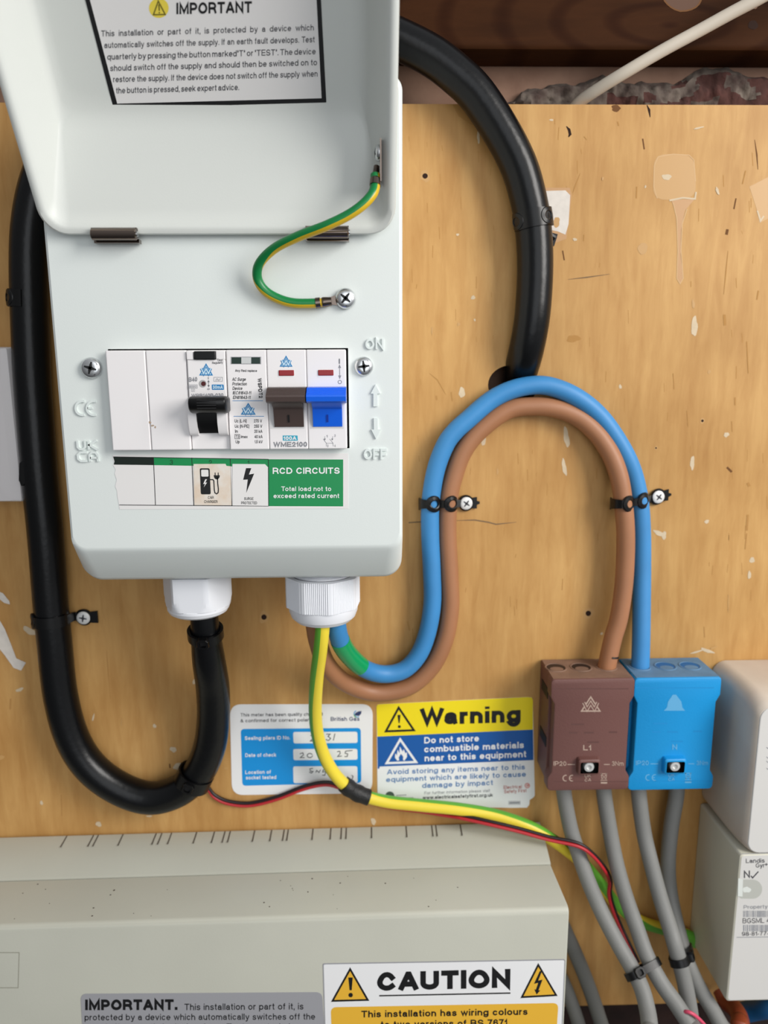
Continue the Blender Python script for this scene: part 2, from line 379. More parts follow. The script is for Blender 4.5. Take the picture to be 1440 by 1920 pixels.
def glyphs(txt, bold=0.0, shear=0.0, extrude=0.0):
    key = (txt, bold, shear, extrude)
    if key in FONTC: return FONTC[key]
    t = 0.062 + bold*1.55                      # half stroke
    ky = [DS, 0, XH, 1.0]; kt = [DS + t, t, XH - t, 1 - t]
    def my(y):
        if y <= DS: return DS + t + (y - DS)
        for i in range(3):
            if y <= ky[i+1]: return kt[i] + (kt[i+1] - kt[i])*(y - ky[i])/(ky[i+1] - ky[i])
        return 1 - t + (y - 1)
    vs, fs = [], []; x = 0.0; prev = ''; nst = 0
    for ch in txt:
        if ch == ' ': x += .36 + t; continue
        if prev in 'WTVYP' and prev and ch in 'aeocsu': x -= .09
        prev = ch
        w, strokes = GL.get(ch, GL['-']); w = max(w + (t - .062)*1.1, 2*t) if w > 0 else 2*t
        for st in strokes:
            p = [Vector((x + t + u*(w - 2*t), my(v))) for u, v in st]
            p = [q for i, q in enumerate(p) if i == 0 or (q - p[i-1]).length > .012]
            if len(p) < 2: continue
            closed = (p[0] - p[-1]).length < 1e-4 and len(p) > 5
            if closed: p = p[:-1]
            else:
                p[0] = p[0] + (p[0] - p[1]).normalized()*t; p[-1] = p[-1] + (p[-1] - p[-2]).normalized()*t
            n = len(p); o = len(vs); Lh, Rh = [], []
            for i in range(n):
                if closed: a, b, c = p[i-1], p[i], p[(i+1) % n]
                else: a, b, c = p[max(i-1, 0)], p[i], p[min(i+1, n-1)]
                d1 = (b - a).normalized() if i > 0 or closed else (c - b).normalized()
                d2 = (c - b).normalized() if i < n-1 or closed else d1
                n1 = Vector((-d1.y, d1.x)); mt = n1 + Vector((-d2.y, d2.x))
                mt = mt.normalized() if mt.length > 1e-4 else n1
                k = t/max(.42, mt.dot(n1)); Lh.append(b + mt*k); Rh.append(b - mt*k)
            nst += 1; dz = .012*(nst % 5)
            zs = (1 + dz*2, -1) if extrude else (dz,)
            for z in zs: vs += [Vector((q.x + shear*q.y, q.y, z + (0 if extrude else .002*(qi % n)))) for qi, q in enumerate(Lh + Rh)]
            m = n if closed else n - 1
            for i in range(m):
                j = (i+1) % n
                fs.append([o + i, o + j, o + n + j, o + n + i])
                if extrude: fs += [[o + i, o + j, o + 2*n + j, o + 2*n + i], [o + n + i, o + n + j, o + 3*n + j, o + 3*n + i]]
            if extrude and not closed: fs += [[o, o + n, o + 3*n, o + 2*n], [o + n - 1, o + 2*n - 1, o + 4*n - 1, o + 3*n - 1]]
        if ch in 'ij':
            o = len(vs); zs = (1, -1) if extrude else (0,)
            for z in zs: vs += [Vector((a + shear*b, b, z)) for a, b in ((x, .85), (x + 2*t, .85), (x + 2*t, 1.0), (x, 1.0))]
            fs.append([o, o + 1, o + 2, o + 3])
        x += w + .15 - (t - .062)*.5
    FONTC[key] = (vs, fs)
    return vs, fs

class Sheet:
    """printing and stickers on one plane, laid out in photo pixels and carried onto that plane"""
    def __init__(s, y=None, pt=None, n=None, mb=None):
        s.n = Vector(n).normalized() if n is not None else Vector((0, -1, 0))
        s.pt = Vector(pt) if pt is not None else Vector((0, y, 0))
        s.b = mb or MB()
    def at(s, px, py, lift): return PL(px, py, s.pt, s.n) + s.n*lift
    def poly(s, pts, m, lift=0.05, thick=0.0):
        vs = [s.at(a, b, lift) for a, b in pts]
        if thick > 0: s.b.prism([v - s.n*thick for v in vs], s.n*thick, m)
        else: s.b.add(vs, [list(t) for t in tessellate_polygon([[Vector((a, -b, 0)) for a, b in pts]])], m)
    def rrect(s, tl, tr_, br, bl, r, m, lift=0.05, thick=0.0, n=5):
        """rounded quad; corners in px, r in px"""
        q = [Vector(c) for c in (tl, tr_, br, bl)]; pts = []
        for i in range(4):
            c = q[i]; a = q[i-1]; d = q[(i+1) % 4]
            da = (a - c).normalized(); dd = (d - c).normalized()
            for j in range(n + 1):
                t = j/n; p = c + da*r*(1 - t)**2 + dd*r*t*t
                pts.append((p.x, p.y))
        s.poly(pts, m, lift, thick)
    def rect(s, x0, x1, y0, y1, m, lift=0.05, r=0.0, thick=0.0):
        if r > 0: s.rrect((x0, y0), (x1, y0), (x1, y1), (x0, y1), r, m, lift, thick)
        else: s.poly([(x0, y0), (x1, y0), (x1, y1), (x0, y1)], m, lift, thick)
    def disc(s, cx, cy, rx, m, lift=0.05, ry=None, thick=0.0, n=28):
        ry = ry or rx
        s.poly([(cx + rx*math.cos(2*math.pi*i/n), cy + ry*math.sin(2*math.pi*i/n)) for i in range(n)], m, lift, thick)
    def stroke(s, pts, w, m, lift=0.05, close=False, thick=0.0, taper=None):
        p = [Vector(a) for a in pts]; n = len(p)
        L, R = [], []
        for i in range(n):
            if close: a, b, c = p[i-1], p[i], p[(i+1) % n]
            else: a, b, c = p[max(i-1, 0)], p[i], p[min(i+1, n-1)]
            d1 = (b - a).normalized() if (b - a).length > 1e-6 else (c - b).normalized()
            d2 = (c - b).normalized() if (c - b).length > 1e-6 else d1
            n1 = Vector((-d1.y, d1.x)); n2 = Vector((-d2.y, d2.x)); mt = (n1 + n2)
            if mt.length < 1e-4: mt = n1
            mt.normalize(); k = 1/max(0.4, mt.dot(n1))
            hw = w/2*(taper[i] if taper else 1)
            L.append(b + mt*hw*k); R.append(b - mt*hw*k)
        vs = [s.at(a.x, a.y, lift) for a in L] + [s.at(a.x, a.y, lift) for a in R]
        fs = [[i, (i+1) % n, n + (i+1) % n, n + i] for i in range(n if close else n - 1)]
        s.b.add(vs, fs, m)
        if thick > 0:
            lo = [v - s.n*thick for v in vs]
            fs2 = []
            for i in range(n if close else n - 1):
                j = (i+1) % n
                fs2 += [[i, j, 2*n + j, 2*n + i], [n + i, n + j, 3*n + j, 3*n + i]]
            if not close: fs2 += [[0, n, 3*n, 2*n], [n-1, 2*n-1, 4*n-1, 3*n-1]]
            s.b.add(vs + lo, fs2, m)
    def text(s, txt, a, b, cap, m, bold=0.0, lift=0.09, shear=0.0, extrude=0.0, rot=False):
        """baseline from pixel a to pixel b, capital height cap px"""
        vs, fs = glyphs(txt, bold, shear, 1.0 if extrude else 0.0)
        x0 = min(v.x for v in vs); x1 = max(v.x for v in vs)
        a = Vector(a); b = Vector(b); d = b - a
        perp = Vector((d.y, -d.x)).normalized() if rot else Vector((0, -1))
        out = []
        for v in vs:
            q = a + d*((v.x - x0)/(x1 - x0)) + perp*(v.y/CAPH*cap)
            out.append(s.at(q.x, q.y, (extrude*(v.z + 1)/2 if extrude else lift + v.z)))
        s.b.add(out, fs, m)
    def justify(s, txt, a, b, cap, m, bold=0.0, lift=0.09, squeeze=1.0):
        words = txt.split(' '); a = Vector(a); b = Vector(b); L = (b - a).length; d = (b - a).normalized()
        ws = []
        for w in words:
            vs, _ = glyphs(w, bold); ws.append((max(v.x for v in vs) - min(v.x for v in vs))/CAPH*cap*squeeze)
        k = min(1.0, (L - .36*cap*squeeze*(len(words) - 1))/sum(ws)); ws = [w*k for w in ws]
        gap = (L - sum(ws))/max(1, len(words) - 1); x = 0
        for w, l in zip(words, ws):
            p = a + d*x; q = a + d*(x + l)
            s.text(w, p, q, cap, m, bold, lift); x += l + gap
    def logo(s, cx, top, w, h, m, m2, lift=0.06, fill=True, lw=None):
        """triangle outline with a W across it"""
        lw = lw or w*0.06; bot = top + h
        tri = [(cx, top), (cx + w/2, bot), (cx - w/2, bot)]
        if fill: s.poly(tri, m2, lift)
        s.stroke([(cx, top + lw*1.2), (cx + w/2 - lw*1.4, bot - lw*.6), (cx - w/2 + lw*1.4, bot - lw*.6)], lw*1.25, m, lift + 0.03, close=True)
        wy0, wy1 = top + h*0.42, top + h*0.84
        W = [(cx - w*.33, wy0), (cx - w*.17, wy1), (cx, wy0 + h*.04), (cx + w*.17, wy1), (cx + w*.33, wy0)]
        s.stroke(W, lw*3.0, m, lift + 0.06)
        s.stroke(W, lw*1.25, m2, lift + 0.09)
    def build(s, name, parent=None): return s.b.build(name, parent, recalc=False)

def blob(cx, cy, rx, ry, seed, rot=0.0, jag=0.25, n=22):
    rnd = random.Random(seed); ph = [rnd.uniform(0, 6.28) for _ in range(4)]; out = []
    for i in range(n):
        q = 2*math.pi*i/n
        k = 1 + jag*(math.sin(2*q + ph[0])*.5 + math.sin(3*q + ph[1])*.35 + math.sin(5*q + ph[2])*.3 + rnd.uniform(-.3, .3)*.5)
        x = rx*k*math.cos(q); y = ry*k*math.sin(q)
        out.append((cx + x*math.cos(rot) - y*math.sin(rot), cy + x*math.sin(rot) + y*math.cos(rot)))
    return out

def screw(mb, c, r, n=(0, -1, 0), m=None, dark=None, rot=0.3, dome=0.45, slotted=False):
    """pan head with a cross recess"""
    m = m or STEEL; dark = dark or BLACKM
    h = r*dome
    prof = [(r*.97, 0), (r, h*.25), (r*.97, h*.5), (r*.85, h*.78), (r*.66, h*.94), (r*.4, h), (0.02, h)]
    mb.lathe(c, n, prof, m, 28, False, True)
    a = Vector(n).normalized(); b = a.orthogonal().normalized(); d = a.cross(b)
    b, d = b*math.cos(rot) + d*math.sin(rot), d*math.cos(rot) - b*math.sin(rot)
    c = Vector(c)
    for u, v in ((b, d), (d, b)):
        L, w = r*.58, r*.13
        pts = []
        for t in (-1, -.35, 0, .35, 1):
            pts.append(t)
        top = [c + u*(L*t) + v*(w*k*(0.55 if abs(t) == 1 else 1)) + a*(h*(1.02 if abs(t) < .5 else .96) + 0.03) for k in (1, -1) for t in pts]
        k = len(pts)
        mb.add(top, [[i, i+1, k+i+1, k+i] for i in range(k-1)], dark)
    if slotted:
        for q in (0.785, 2.356):
            u = b*math.cos(q) + d*math.sin(q); v = d*math.cos(q) - b*math.sin(q)
            mb.add([c + u*(r*.75) + v*.08*r + a*(h*.9), c + u*(r*.75) - v*.08*r + a*(h*.9), c + u*r*.2 - v*.08*r + a*(h + .03), c + u*r*.2 + v*.08*r + a*(h + .03)], [[0, 1, 2, 3]], dark)

# ================================================================== SETTING
zt = Z(1100, 196, 0)
zb = Z(1160, 1884, 0)
# plywood panel with the cable hole
b = MB()
hole = [P(962 + 47*math.cos(q), 722 + 38*math.sin(q), 0) for q in (2*math.pi*i/32 for i in range(32))]
outer = [Vector((-400, 0, zb)), Vector((400, 0, zb)), Vector((400, 0, zt)), Vector((-400, 0, zt))]
tri = tessellate_polygon([[Vector((v.x, v.z, 0)) for v in outer], [Vector((v.x, v.z, 0)) for v in hole]])
b.add(outer + hole, [list(t) for t in tri], PLY)
b.add([v for v in outer] + [v + Vector((0, 17, 0)) for v in outer], [[i, (i+1) % 4, 4 + (i+1) % 4, 4 + i] for i in range(4)], PLY)
b.add(hole + [v + Vector((0, 17, 0)) for v in hole], [[i, (i+1) % 32, 32 + (i+1) % 32, 32 + i] for i in range(32)], CRACK)
S = Sheet(0.0, mb=b)
# glue ghosts and drips
S.rrect((1226, 288), (1302, 290), (1306, 372), (1224, 376), 26, GLUE, 0.05)
S.stroke([(1232, 372), (1226, 350), (1227, 310), (1234, 294), (1262, 289), (1292, 291), (1301, 300), (1304, 340)], 1.6, GHOST, 0.07)
S.stroke([(1262, 380), (1269, 410), (1271, 470), (1269, 522), (1275, 532), (1281, 522), (1277, 470), (1279, 420), (1288, 392)], 1.8, GHOST, 0.1)
S.poly([(1258, 374), (1302, 374), (1284, 395), (1277, 430), (1276, 480), (1281, 522), (1275, 533), (1269, 524), (1270, 470), (1269, 420), (1266, 396)], GLUEP, 0.08)
S.stroke([(1255, 376), (1280, 371), (1303, 373), (1305, 360)], 3.2, PAINT, 0.15, thick=0.1)
S.poly(blob(1250, 332, 8, 6, 3), PAINT, 0.12)
S.poly([(1405, 350), (1440, 332), (1440, 410), (1424, 418), (1418, 390)], GLUE, 0.05)
S.stroke([(1420, 395), (1426, 414), (1432, 405)], 3, PAINT, 0.1)
S.poly([(1024, 358), (1060, 357), (1069, 366), (1066, 420), (1060, 440), (1046, 434), (1028, 430)], PAINTW, 0.1)
S.poly(blob(1043, 417, 7, 9, 5), GLUE, 0.13)
S.poly([(1000, 352), (1068, 352), (1072, 366), (1062, 448), (1000, 470)], GLUEP, 0.05)
S.poly(blob(1205, 466, 9, 11, 12, jag=.12), GLUE, 0.1)
# paint marks
for i, (x, y, rx, ry, ro) in enumerate([
    (897, 257, 3, 14, 0), (1034, 225, 4, 2.5, 0), (866, 736, 7, 11, .2), (1062, 820, 6, 22, -.1), (1058, 876, 5, 17, -.2), (907, 828, 4, 10, .2), (933, 884, 2.5, 6, 0),
    (1298, 868, 5, 14, 0), (1163, 725, 3, 5, 0), (1330, 697, 4, 4, 0), (1362, 815, 6, 5, 0), (1302, 612, 7, 22, .1), (1300, 570, 3, 10, 0), (1325, 978, 5, 4, 0),
    (1236, 1000, 14, 5, .5), (1245, 1004, 5, 9, 0), (1410, 1050, 5, 7, 0), (1405, 1078, 4, 8, 0), (1366, 1130, 2, 18, 0), (1326, 1220, 14, 4, .3), (1128, 1188, 3, 3, 0), (860, 608, 3, 4, 0),
    (887, 558, 5, 4, 0), (890, 600, 2, 3, 0), (810, 620, 1.5, 9, 0), (858, 440, 3, 3, 0), (1078, 449, 5, 3, 0), (890, 752, 3, 4, 0), (1210, 350, 2, 3, 0),
    (56, 1183, 16, 7, .4), (3, 1420, 6, 5, 0), (37, 1293, 8, 4, -.4),
    (175, 1345, 2, 8, .3), (228, 1355, 1.5, 7, 0), (290, 1361, 4, 4, 0), (78, 1505, 3, 5, 0), (334, 1437, 10, 8, -.6), (325, 1405, 7, 6, 0), (365, 1278, 5, 5, 0), (424, 1440, 4, 3, 0), (280, 1530, 6, 2, 0),
    (1306, 1222, 14, 2, -.25), (1338, 1214, 9, 2, -.4), (1310, 240, 11, 2, -.2), (1345, 358, 3, 9, -.4), (1130, 335, 2, 4, 0), (700, 1540, 5, 8, 0), (185, 1545, 6, 6, 0)]):
    S.poly(blob(x, y, rx*.85, ry*.85, i + 20, ro), PAINT if (rx*ry > 40 or i % 3) else GLUE, 0.06 + i*.003)
S.poly([(0, 1163), (9, 1178), (20, 1205), (31, 1234), (49, 1242), (40, 1257), (26, 1252), (9, 1228), (-4, 1212), (-8, 1170)], PAINTW, .3)
S.poly([(-4, 1108), (6, 1112), (18, 1127), (19, 1133), (8, 1130), (-4, 1120)], PAINTW, .3)
# cracks, dents and grain tears
for pts, w, m in [
    ([(1062, 237), (1067, 243), (1069, 252), (1066, 257)], 5, HOLE), ([(1213, 197), (1217, 206), (1219, 220)], 4.5, HOLE), ([(1205, 260), (1208, 280)], 2.4, CRACK),
    ([(1415, 262), (1419, 290), (1421, 318)], 2.6, CRACK), ([(1398, 320), (1392, 345)], 2.2, CRACKL), ([(1380, 372), (1376, 392)], 2.4, CRACK), ([(1194, 350), (1193, 372)], 2.2, CRACKL),
    ([(1088, 325), (1078, 350), (1074, 362)], 2.4, CRACKL), ([(1055, 470), (1058, 488)], 2.2, CRACK), ([(1065, 524), (1100, 520), (1143, 514)], 2.4, PENCIL), ([(1364, 430), (1362, 440)], 5, CRACK),
    ([(1365, 470), (1361, 510), (1357, 552)], 2.2, CRACKL), ([(1422, 545), (1419, 562)], 2.6, CRACKL), ([(1358, 590), (1359, 610)], 5, CRACKL), ([(1400, 640), (1403, 700)], 1.8, CRACKL),
    ([(1363, 876), (1372, 885)], 4, CRACK), ([(1402, 905), (1405, 912)], 5, CRACKL), ([(1402, 965), (1400, 995)], 4, CRACKL), ([(1400, 1000), (1397, 1030)], 2, CRACKL), ([(766, 980), (808, 977)], 2.2, PENCIL),
    ([(855, 976), (890, 975), (915, 979), (930, 983), (968, 979)], 2.4, PENCIL), ([(1095, 256), (1100, 262)], 1.5, CRACKL), ([(1158, 228), (1160, 236)], 2.4, CRACKL), ([(1095, 440), (1094, 452)], 1.8, CRACKL),
    ([(805, 700), (820, 712), (836, 740)], 2, CRACKL), ([(846, 735), (848, 752)], 2, CRACKL), ([(818, 742), (819, 750)], 3, CRACKL), ([(200, 1220), (203, 1260), (207, 1310)], 2, CRACKL),
    ([(20, 1310), (19, 1330)], 3, CRACKL), ([(318, 1432), (319, 1440)], 2.4, CRACK), ([(370, 1495), (374, 1500)], 2, CRACKL), ([(115, 1490), (116, 1530)], 1.6, CRACKL), ([(764, 1165), (768, 1182)], 2.6, CRACKL),
    ([(1320, 1175), (1321, 1195)], 1.6, CRACKL), ([(1378, 745), (1378, 760)], 2.6, CRACKL), ([(1372, 790), (1373, 810)], 1.6, CRACKL), ([(1288, 770), (1290, 800)], 1.4, CRACKL), ([(1262, 700), (1264, 730)], 1.4, CRACKL)]:
    S.stroke(pts, w, m, 0.09, taper=[0.25] + [1]*(len(pts) - 2) + [0.25] if len(pts) > 2 else None)
for x, y, r in [(797, 330, 5), (1103, 1150, 5), (495, 1157, 5), (1317, 789, 2.4), (1230, 840, 1.6)]:
    S.poly(blob(x, y, r*1.9, r*2.1, int(x)), GLUE, 0.05); S.disc(x, y, r, HOLE, 0.1)
S.poly(blob(1155, 203, 9, 6, 77), CRACK, 0.07)
S.poly([(848, 196), (900, 196), (896, 240), (880, 232), (860, 218)], CRACKL, 0.04)
S.poly(blob(1075, 635, 12, 7, 41), CRACKL, 0.05)
# grain dashes
rnd = random.Random(4)
for i in range(90):
    x = rnd.uniform(760, 1440); y = rnd.uniform(210, 1230); l = rnd.uniform(6, 26)
    S.stroke([(x, y), (x + rnd.uniform(-1.5, 1.5), y + l)], rnd.uniform(0.8, 1.6), CRACKL, 0.03)
ply = struct(b.build('wall_panel', recalc=False))
# masonry wall behind it
b = MB(); b.box(-700, 700, 18, 60, -330, 330, PLASTER); b.box(-700, 700, 18, 60, -900, -330, mat('shadow_toned_wall', '2E1913', .95, var=.5, vscale=60, bump=.8, bscale=200)); wall = struct(b.build('wall_back'))  # lower wall coloured near-black to stand in for the shadow under the panel
# broken mortar and brick showing above the panel
b = MB()
prof = [(945, 193), (962, 190), (975, 176), (990, 166), (1012, 168), (1030, 160), (1050, 157), (1080, 160), (1105, 150), (1130, 141), (1150, 150), (1172, 156), (1190, 158), (1203, 152), (1222, 157), (1240, 154), (1262, 158), (1280, 150), (1296, 138), (1312, 129), (1335, 128), (1362, 127), (1382, 134), (1400, 144), (1440, 146), (1500, 150)]
cols = []
for i in range(len(prof) - 1):
    for k in range(5):
        t = k/5; cols.append((prof[i][0] + (prof[i+1][0] - prof[i][0])*t, prof[i][1] + (prof[i+1][1] - prof[i][1])*t))
rings = []
NR = 12
for j in range(NR + 1):
    row = []
    for x, y in cols:
        p0 = P(x, y, 17.5); p1 = P(x, 215, 17.5); p = p0.lerp(p1, j/NR)
        nz = noise.noise(Vector((p.x*.09, p.z*.09, 3)))*5 + noise.noise(Vector((p.x*.3, p.z*.3, 9)))*2.2 + noise.noise(Vector((p.x*.9, p.z*.9, 1)))*.8
        d = 0 if j == 0 else min(1, j/2)*(4.5 + nz)
        row.append(p + Vector((0, -max(d, 0), noise.noise(Vector((p.x*.25, j, 7)))*1.2 if j < NR else 0)))
    rings.append(row)
def mfm(i, j):
    x = cols[j][0]; q = noise.noise(Vector((x*.02, i*.25, 5)))
    return BRICKR if (x > 1200 and q + (i - 5)*.06 > 0.0) or (1130 < x < 1190 and i > 5) else MORTAR
b.loft(rings, MORTAR, closed=False, mf=mfm)
struct(b.build('wall_mortar', angle=60, recalc=False))
# timber joist
b = MB()
zj = Z(1100, 125, 17); yj = -5
pf = [(17, zj), (yj + 3, zj), (yj + 1.2, zj + .5), (yj + .3, zj + 1.5), (yj, zj + 3), (yj, zj + 90), (17, zj + 90)]
b.loft([[Vector((x, y, z)) for y, z in pf] for x in (-420, 420)], JOIST, True, True)
S = Sheet(yj, mb=b)
for (x, y, rx) in ((1281, 0, 36),):
    S.poly(blob(x, y - 6, rx, 26, 5, jag=.08), mat('joist_knot', '5C4030', 0.8), 0.06); S.stroke(blob(x, y - 6, rx, 26, 5, jag=.08), 3, CRACK, 0.1, close=True)
S.poly(blob(1412, 47, 9, 9, 8, jag=.1), HOLE, 0.08); S.poly(blob(1412, 8, 10, 9, 18), mat('joist_scar', '7B5A45', 0.8), 0.07)
struct(b.build('ceiling_joist'))

# ================================================================== CABLES
def cable(name, ctrl, r, m, label, cat, k=8, seg=20, rads=None):
    p = path(ctrl, k); b = MB()
    if rads:
        rl = [v.x for v in spline([(q, 0, 0) for q in rads], k)]
        b.tube(p, rl, m, seg)
    else: b.tube(p, r, m, seg)
    o = b.build(name); tag(o, label, cat); return o, p

YB = -10.2
blk = [(382, 1128, -42), (384, 1172, -41), (391, 1235, -34), (399, 1290, -25), (400, 1345, -19), (393, 1400, -15), (372, 1448, -12.5), (334, 1483, -11), (280, 1496, YB), (220, 1476, YB), (168, 1436, YB),
       (134, 1380, YB), (113, 1300, YB), (102, 1200, YB), (95, 1130, YB), (85, 1000, YB), (75, 900, YB), (67, 800, YB), (60, 700, YB), (56, 600, YB), (54, 500, YB), (58, 420, YB), (75, 340, YB),
       (115, 250, YB), (180, 165, YB), (280, 85, YB), (400, 35, YB), (520, 12, YB), (640, 28, YB), (740, 70, YB), (808, 104, YB), (856, 140, YB), (896, 180, YB), (942, 250, YB), (973, 312, YB), (990, 370, YB), (999, 420, YB),
       (1003, 480, YB), (1002, 540, YB), (997, 600, -9.6), (987, 655, -6), (978, 690, 2), (970, 722, 12), (966, 735, 17)]
rads = [7.4, 7.4, 8.8, 9.3, 9.3] + [9.5]*(len(blk) - 5)
blacko, blackp = cable('black_cable', blk, 9.5, BLACKC, 'thick black sheathed cable looping right round the white box into a hole in the board', 'cable', 8, 28, rads)
b = MB()   # lengthwise moulding seam
sp = [P(393, 1200, -47), P(400, 1250, -40), P(404, 1300, -34), P(404, 1350, -28.5), P(399, 1400, -24.5), P(386, 1450, -22)]
b.tube(spline(sp, 6), 0.35, BLACKC, 8); b.build('sheath_seam', blacko)

YT = -6.0
blu = [(630, 1140, -43), (631, 1172, -42), (639, 1204, -36), (656, 1230, -27), (684, 1254, -17), (720, 1264, -11.5), (757, 1256, -9.5), (784.5, 1228, -8.6), (801.5, 1185, -8.6), (810.5, 1130, -8.6), (809.5, 1070, -8.6), (806.5, 1000, -8.6), (807.5, 940, -8.6), (817.5, 880, -8.6), (835, 834, -8.6), (853, 809, -8.4), (877, 787, -8),
       (921, 750, -7), (965, 729, -7), (1012, 722, -7), (1052, 731, -7), (1090, 751, -7), (1123, 779, YT), (1150, 814, YT), (1175, 857, YT), (1190, 897, -5.4), (1199.5, 945, -5.3), (1203, 1000, -5.3), (1203.5, 1060, -5.8), (1203, 1130, -8), (1202, 1200, -11), (1200, 1262, -13), (1199, 1300, -13.5)]
bluo, blup = cable('blue_cable', blu, 5.15, BLUEC, 'bright blue insulated cable arching from the right gland to the blue block', 'cable', 8)
i0, i1 = 2*8 - 1, 3*8 + 3
b = MB(); b.tube(blup[i0:i1 + 4], 5.4, GTAPE, 24); gt = b.build('green_tape_sleeve', bluo); gt['label'] = 'green tape wrapped round the blue cable'
bro = [(590, 1140, -40), (591, 1172, -39), (597, 1205, -34), (611, 1243, -26), (640, 1275, -16), (680, 1294, -9), (720, 1299, -6.5), (768, 1287, YT), (808, 1252, YT), (833, 1203, YT), (844, 1145, YT), (843, 1080, YT), (839, 1000, YT), (841, 940, YT), (850, 897, YT), (868, 848, YT), (899, 808, YT), (950, 770, YT), (998, 762, YT),
       (1042, 766, YT), (1083, 782, YT), (1118, 812, -7), (1145, 852, -9), (1161, 895, -10.6), (1169, 945, -11.2), (1173, 1000, -11.2), (1172, 1060, -11.2), (1168, 1110, -11.6), (1160, 1160, -12), (1148, 1202, -12.5), (1137, 1255, -13.5), (1131, 1300, -13.5)]
broo, brop = cable('brown_cable', bro, 5.15, BROWNC, 'tan brown insulated cable arching inside the blue one to the brown block', 'cable', 8)
b = MB(); S = Sheet(mb=b, y=-19.3)
pm = [P(1141 + dx, 1231.5 + dy, 0) for dx, dy in ((-1, 0), (5, 1.3), (11, .6), (17, -.5))]
_pi = min(range(1, len(brop) - 1), key=lambda k: (brop[k] - P(1144, 1231, -13)).length)
_pt = (brop[_pi + 1] - brop[_pi - 1]).normalized(); _pf = Vector((0, -1, 0)); _pf = (_pf - _pt*_pf.dot(_pt)).normalized(); _ps = _pt.cross(_pf)
if _ps.x < 0: _ps = -_ps
arc = [brop[_pi] + (_pf*math.cos(q) + _ps*math.sin(q))*5.15 for q in (0, .25, .5, .75, 1.0)]
b.tube(arc, .55, LBLK, 8); b.build('pen_mark', broo)

# grey tails under the blocks
greys = [
  [(1057, 1462, -14), (1058, 1492, -14), (1069, 1550, -16), (1081, 1590, -19), (1102, 1650, -25), (1128, 1710, -32), (1159, 1770, -41), (1182, 1810, -48), (1202, 1850, -56), (1213, 1890, -64), (1218, 1925, -72), (1219, 1970, -82)],
  [(1132, 1462, -14), (1133, 1492, -14), (1144, 1560, -17), (1156, 1620, -22), (1173, 1680, -29), (1194, 1740, -37), (1212, 1790, -45), (1238, 1840, -53), (1266, 1880, -60), (1294, 1922, -68), (1330, 1970, -78)],
  [(1197, 1462, -15), (1198, 1492, -15), (1207, 1560, -18), (1221, 1620, -24), (1237, 1680, -31), (1256, 1740, -39), (1266, 1775, -44), (1281, 1830, -47), (1291, 1880, -50), (1297, 1925, -54), (1300, 1970, -58)],
  [(1269, 1462, -11), (1268, 1492, -11), (1259, 1545, -11), (1253, 1605, -11), (1254, 1655, -12), (1262, 1705, -18), (1274, 1755, -27), (1289, 1805, -36), (1311, 1852, -38), (1334, 1890, -42), (1354, 1925, -46), (1385, 1970, -50)]]
glab = ['grey sheathed cable leaving the left side of the brown block', 'grey sheathed cable leaving the right side of the brown block',
        'grey sheathed cable leaving the left side of the blue block', 'grey sheathed cable leaving the right side of the blue block, nearest the meter']
gp = []
for c, l in zip(greys, glab):
    c = c + [(c[-1][0] + 30, 2150, c[-1][2] - 4), (c[-1][0] + 40, 2500, c[-1][2] - 4)]
    o, p = cable('grey_cable', c, 4.6, GREYC, l, 'cable', 8); o['group'] = 'grey cables under the terminal blocks'; gp.append(p)
o, _ = cable('grey_cable', [(1040, 1700, -6), (1062, 1750, -6.5), (1080, 1790, -7), (1101, 1842, -9), (1122, 1903, -12), (1140, 1970, -16), (1165, 2150, -18), (1180, 2500, -18)], 4.6, DGREYC, 'dark grey cable emerging from behind the right edge of the grey fuse box', 'cable')
o, _ = cable('grey_cable', [(1040, 1810, -6), (1060, 1850, -7), (1075, 1890, -10), (1086, 1925, -12), (1096, 1970, -14), (1112, 2150, -16), (1125, 2500, -16)], 4.4, DGREYC, 'short dark grey cable low beside the caution label', 'cable')

# main earth
ear = [(606, 1130, -52.5, -1, .1, 0), (605, 1172, -53, -1, .05, 0), (601, 1215, -49, -1, .05, 0), (594, 1270, -38, -1, .1, 0), (591, 1325, -27, -1, .25, 0), (595, 1375, -19, -1, .4, -.2), (609, 1420, -14, -.8, .7, -.5), (634, 1459, -11, -.5, .9, -.5), (668, 1486, -9.5, 0, 1, .2), (720, 1502, -9, 0, 1.1, .8),
       (790, 1510, -9, 0, 1.1, .8), (860, 1517, -9.5, 0, 1, .85), (930, 1529, -10, 0, .9, .9), (990, 1549, -12.5, 0, .8, 1), (1030, 1571, -12.5, .1, .8, 1), (1063, 1594, -9, .3, .4, 1), (1096, 1622, -6, .4, 0, 1), (1126, 1657, -5, .6, -.6, .6), (1160, 1700, -5, .7, -.5, .3), (1203, 1728, -5, -.2, -.7, -.6), (1246, 1742, -5, -.2, -.5, -.7), (1290, 1754, -5, 0, -.9, .3), (1304, 1767, -4.6, 0, -.9, .3)]
ep = path([e[:3] for e in ear], 8); ed = spline([e[3:] for e in ear], 8)
b = MB(); b.stripe(ep, 3.75, ed, EGRN, EYEL, 80, 24)
eo = tag(b.build('earth_cable'), 'fat green and yellow earth cable hanging from the right gland', 'cable')
b = MB(); i = 8*8
tp = ep[i - 5:i + 5]
b.tube([tp[0]] + tp + [tp[-1]], [4.2, 4.9] + [5.0 + .3*math.sin(k*1.7) for k in range(len(tp) - 2)] + [4.9, 4.2], TAPE, 22)
tag(b.build('tape_wrap'), 'black insulating tape binding the earth cable to the thin red and black wires', 'tape')

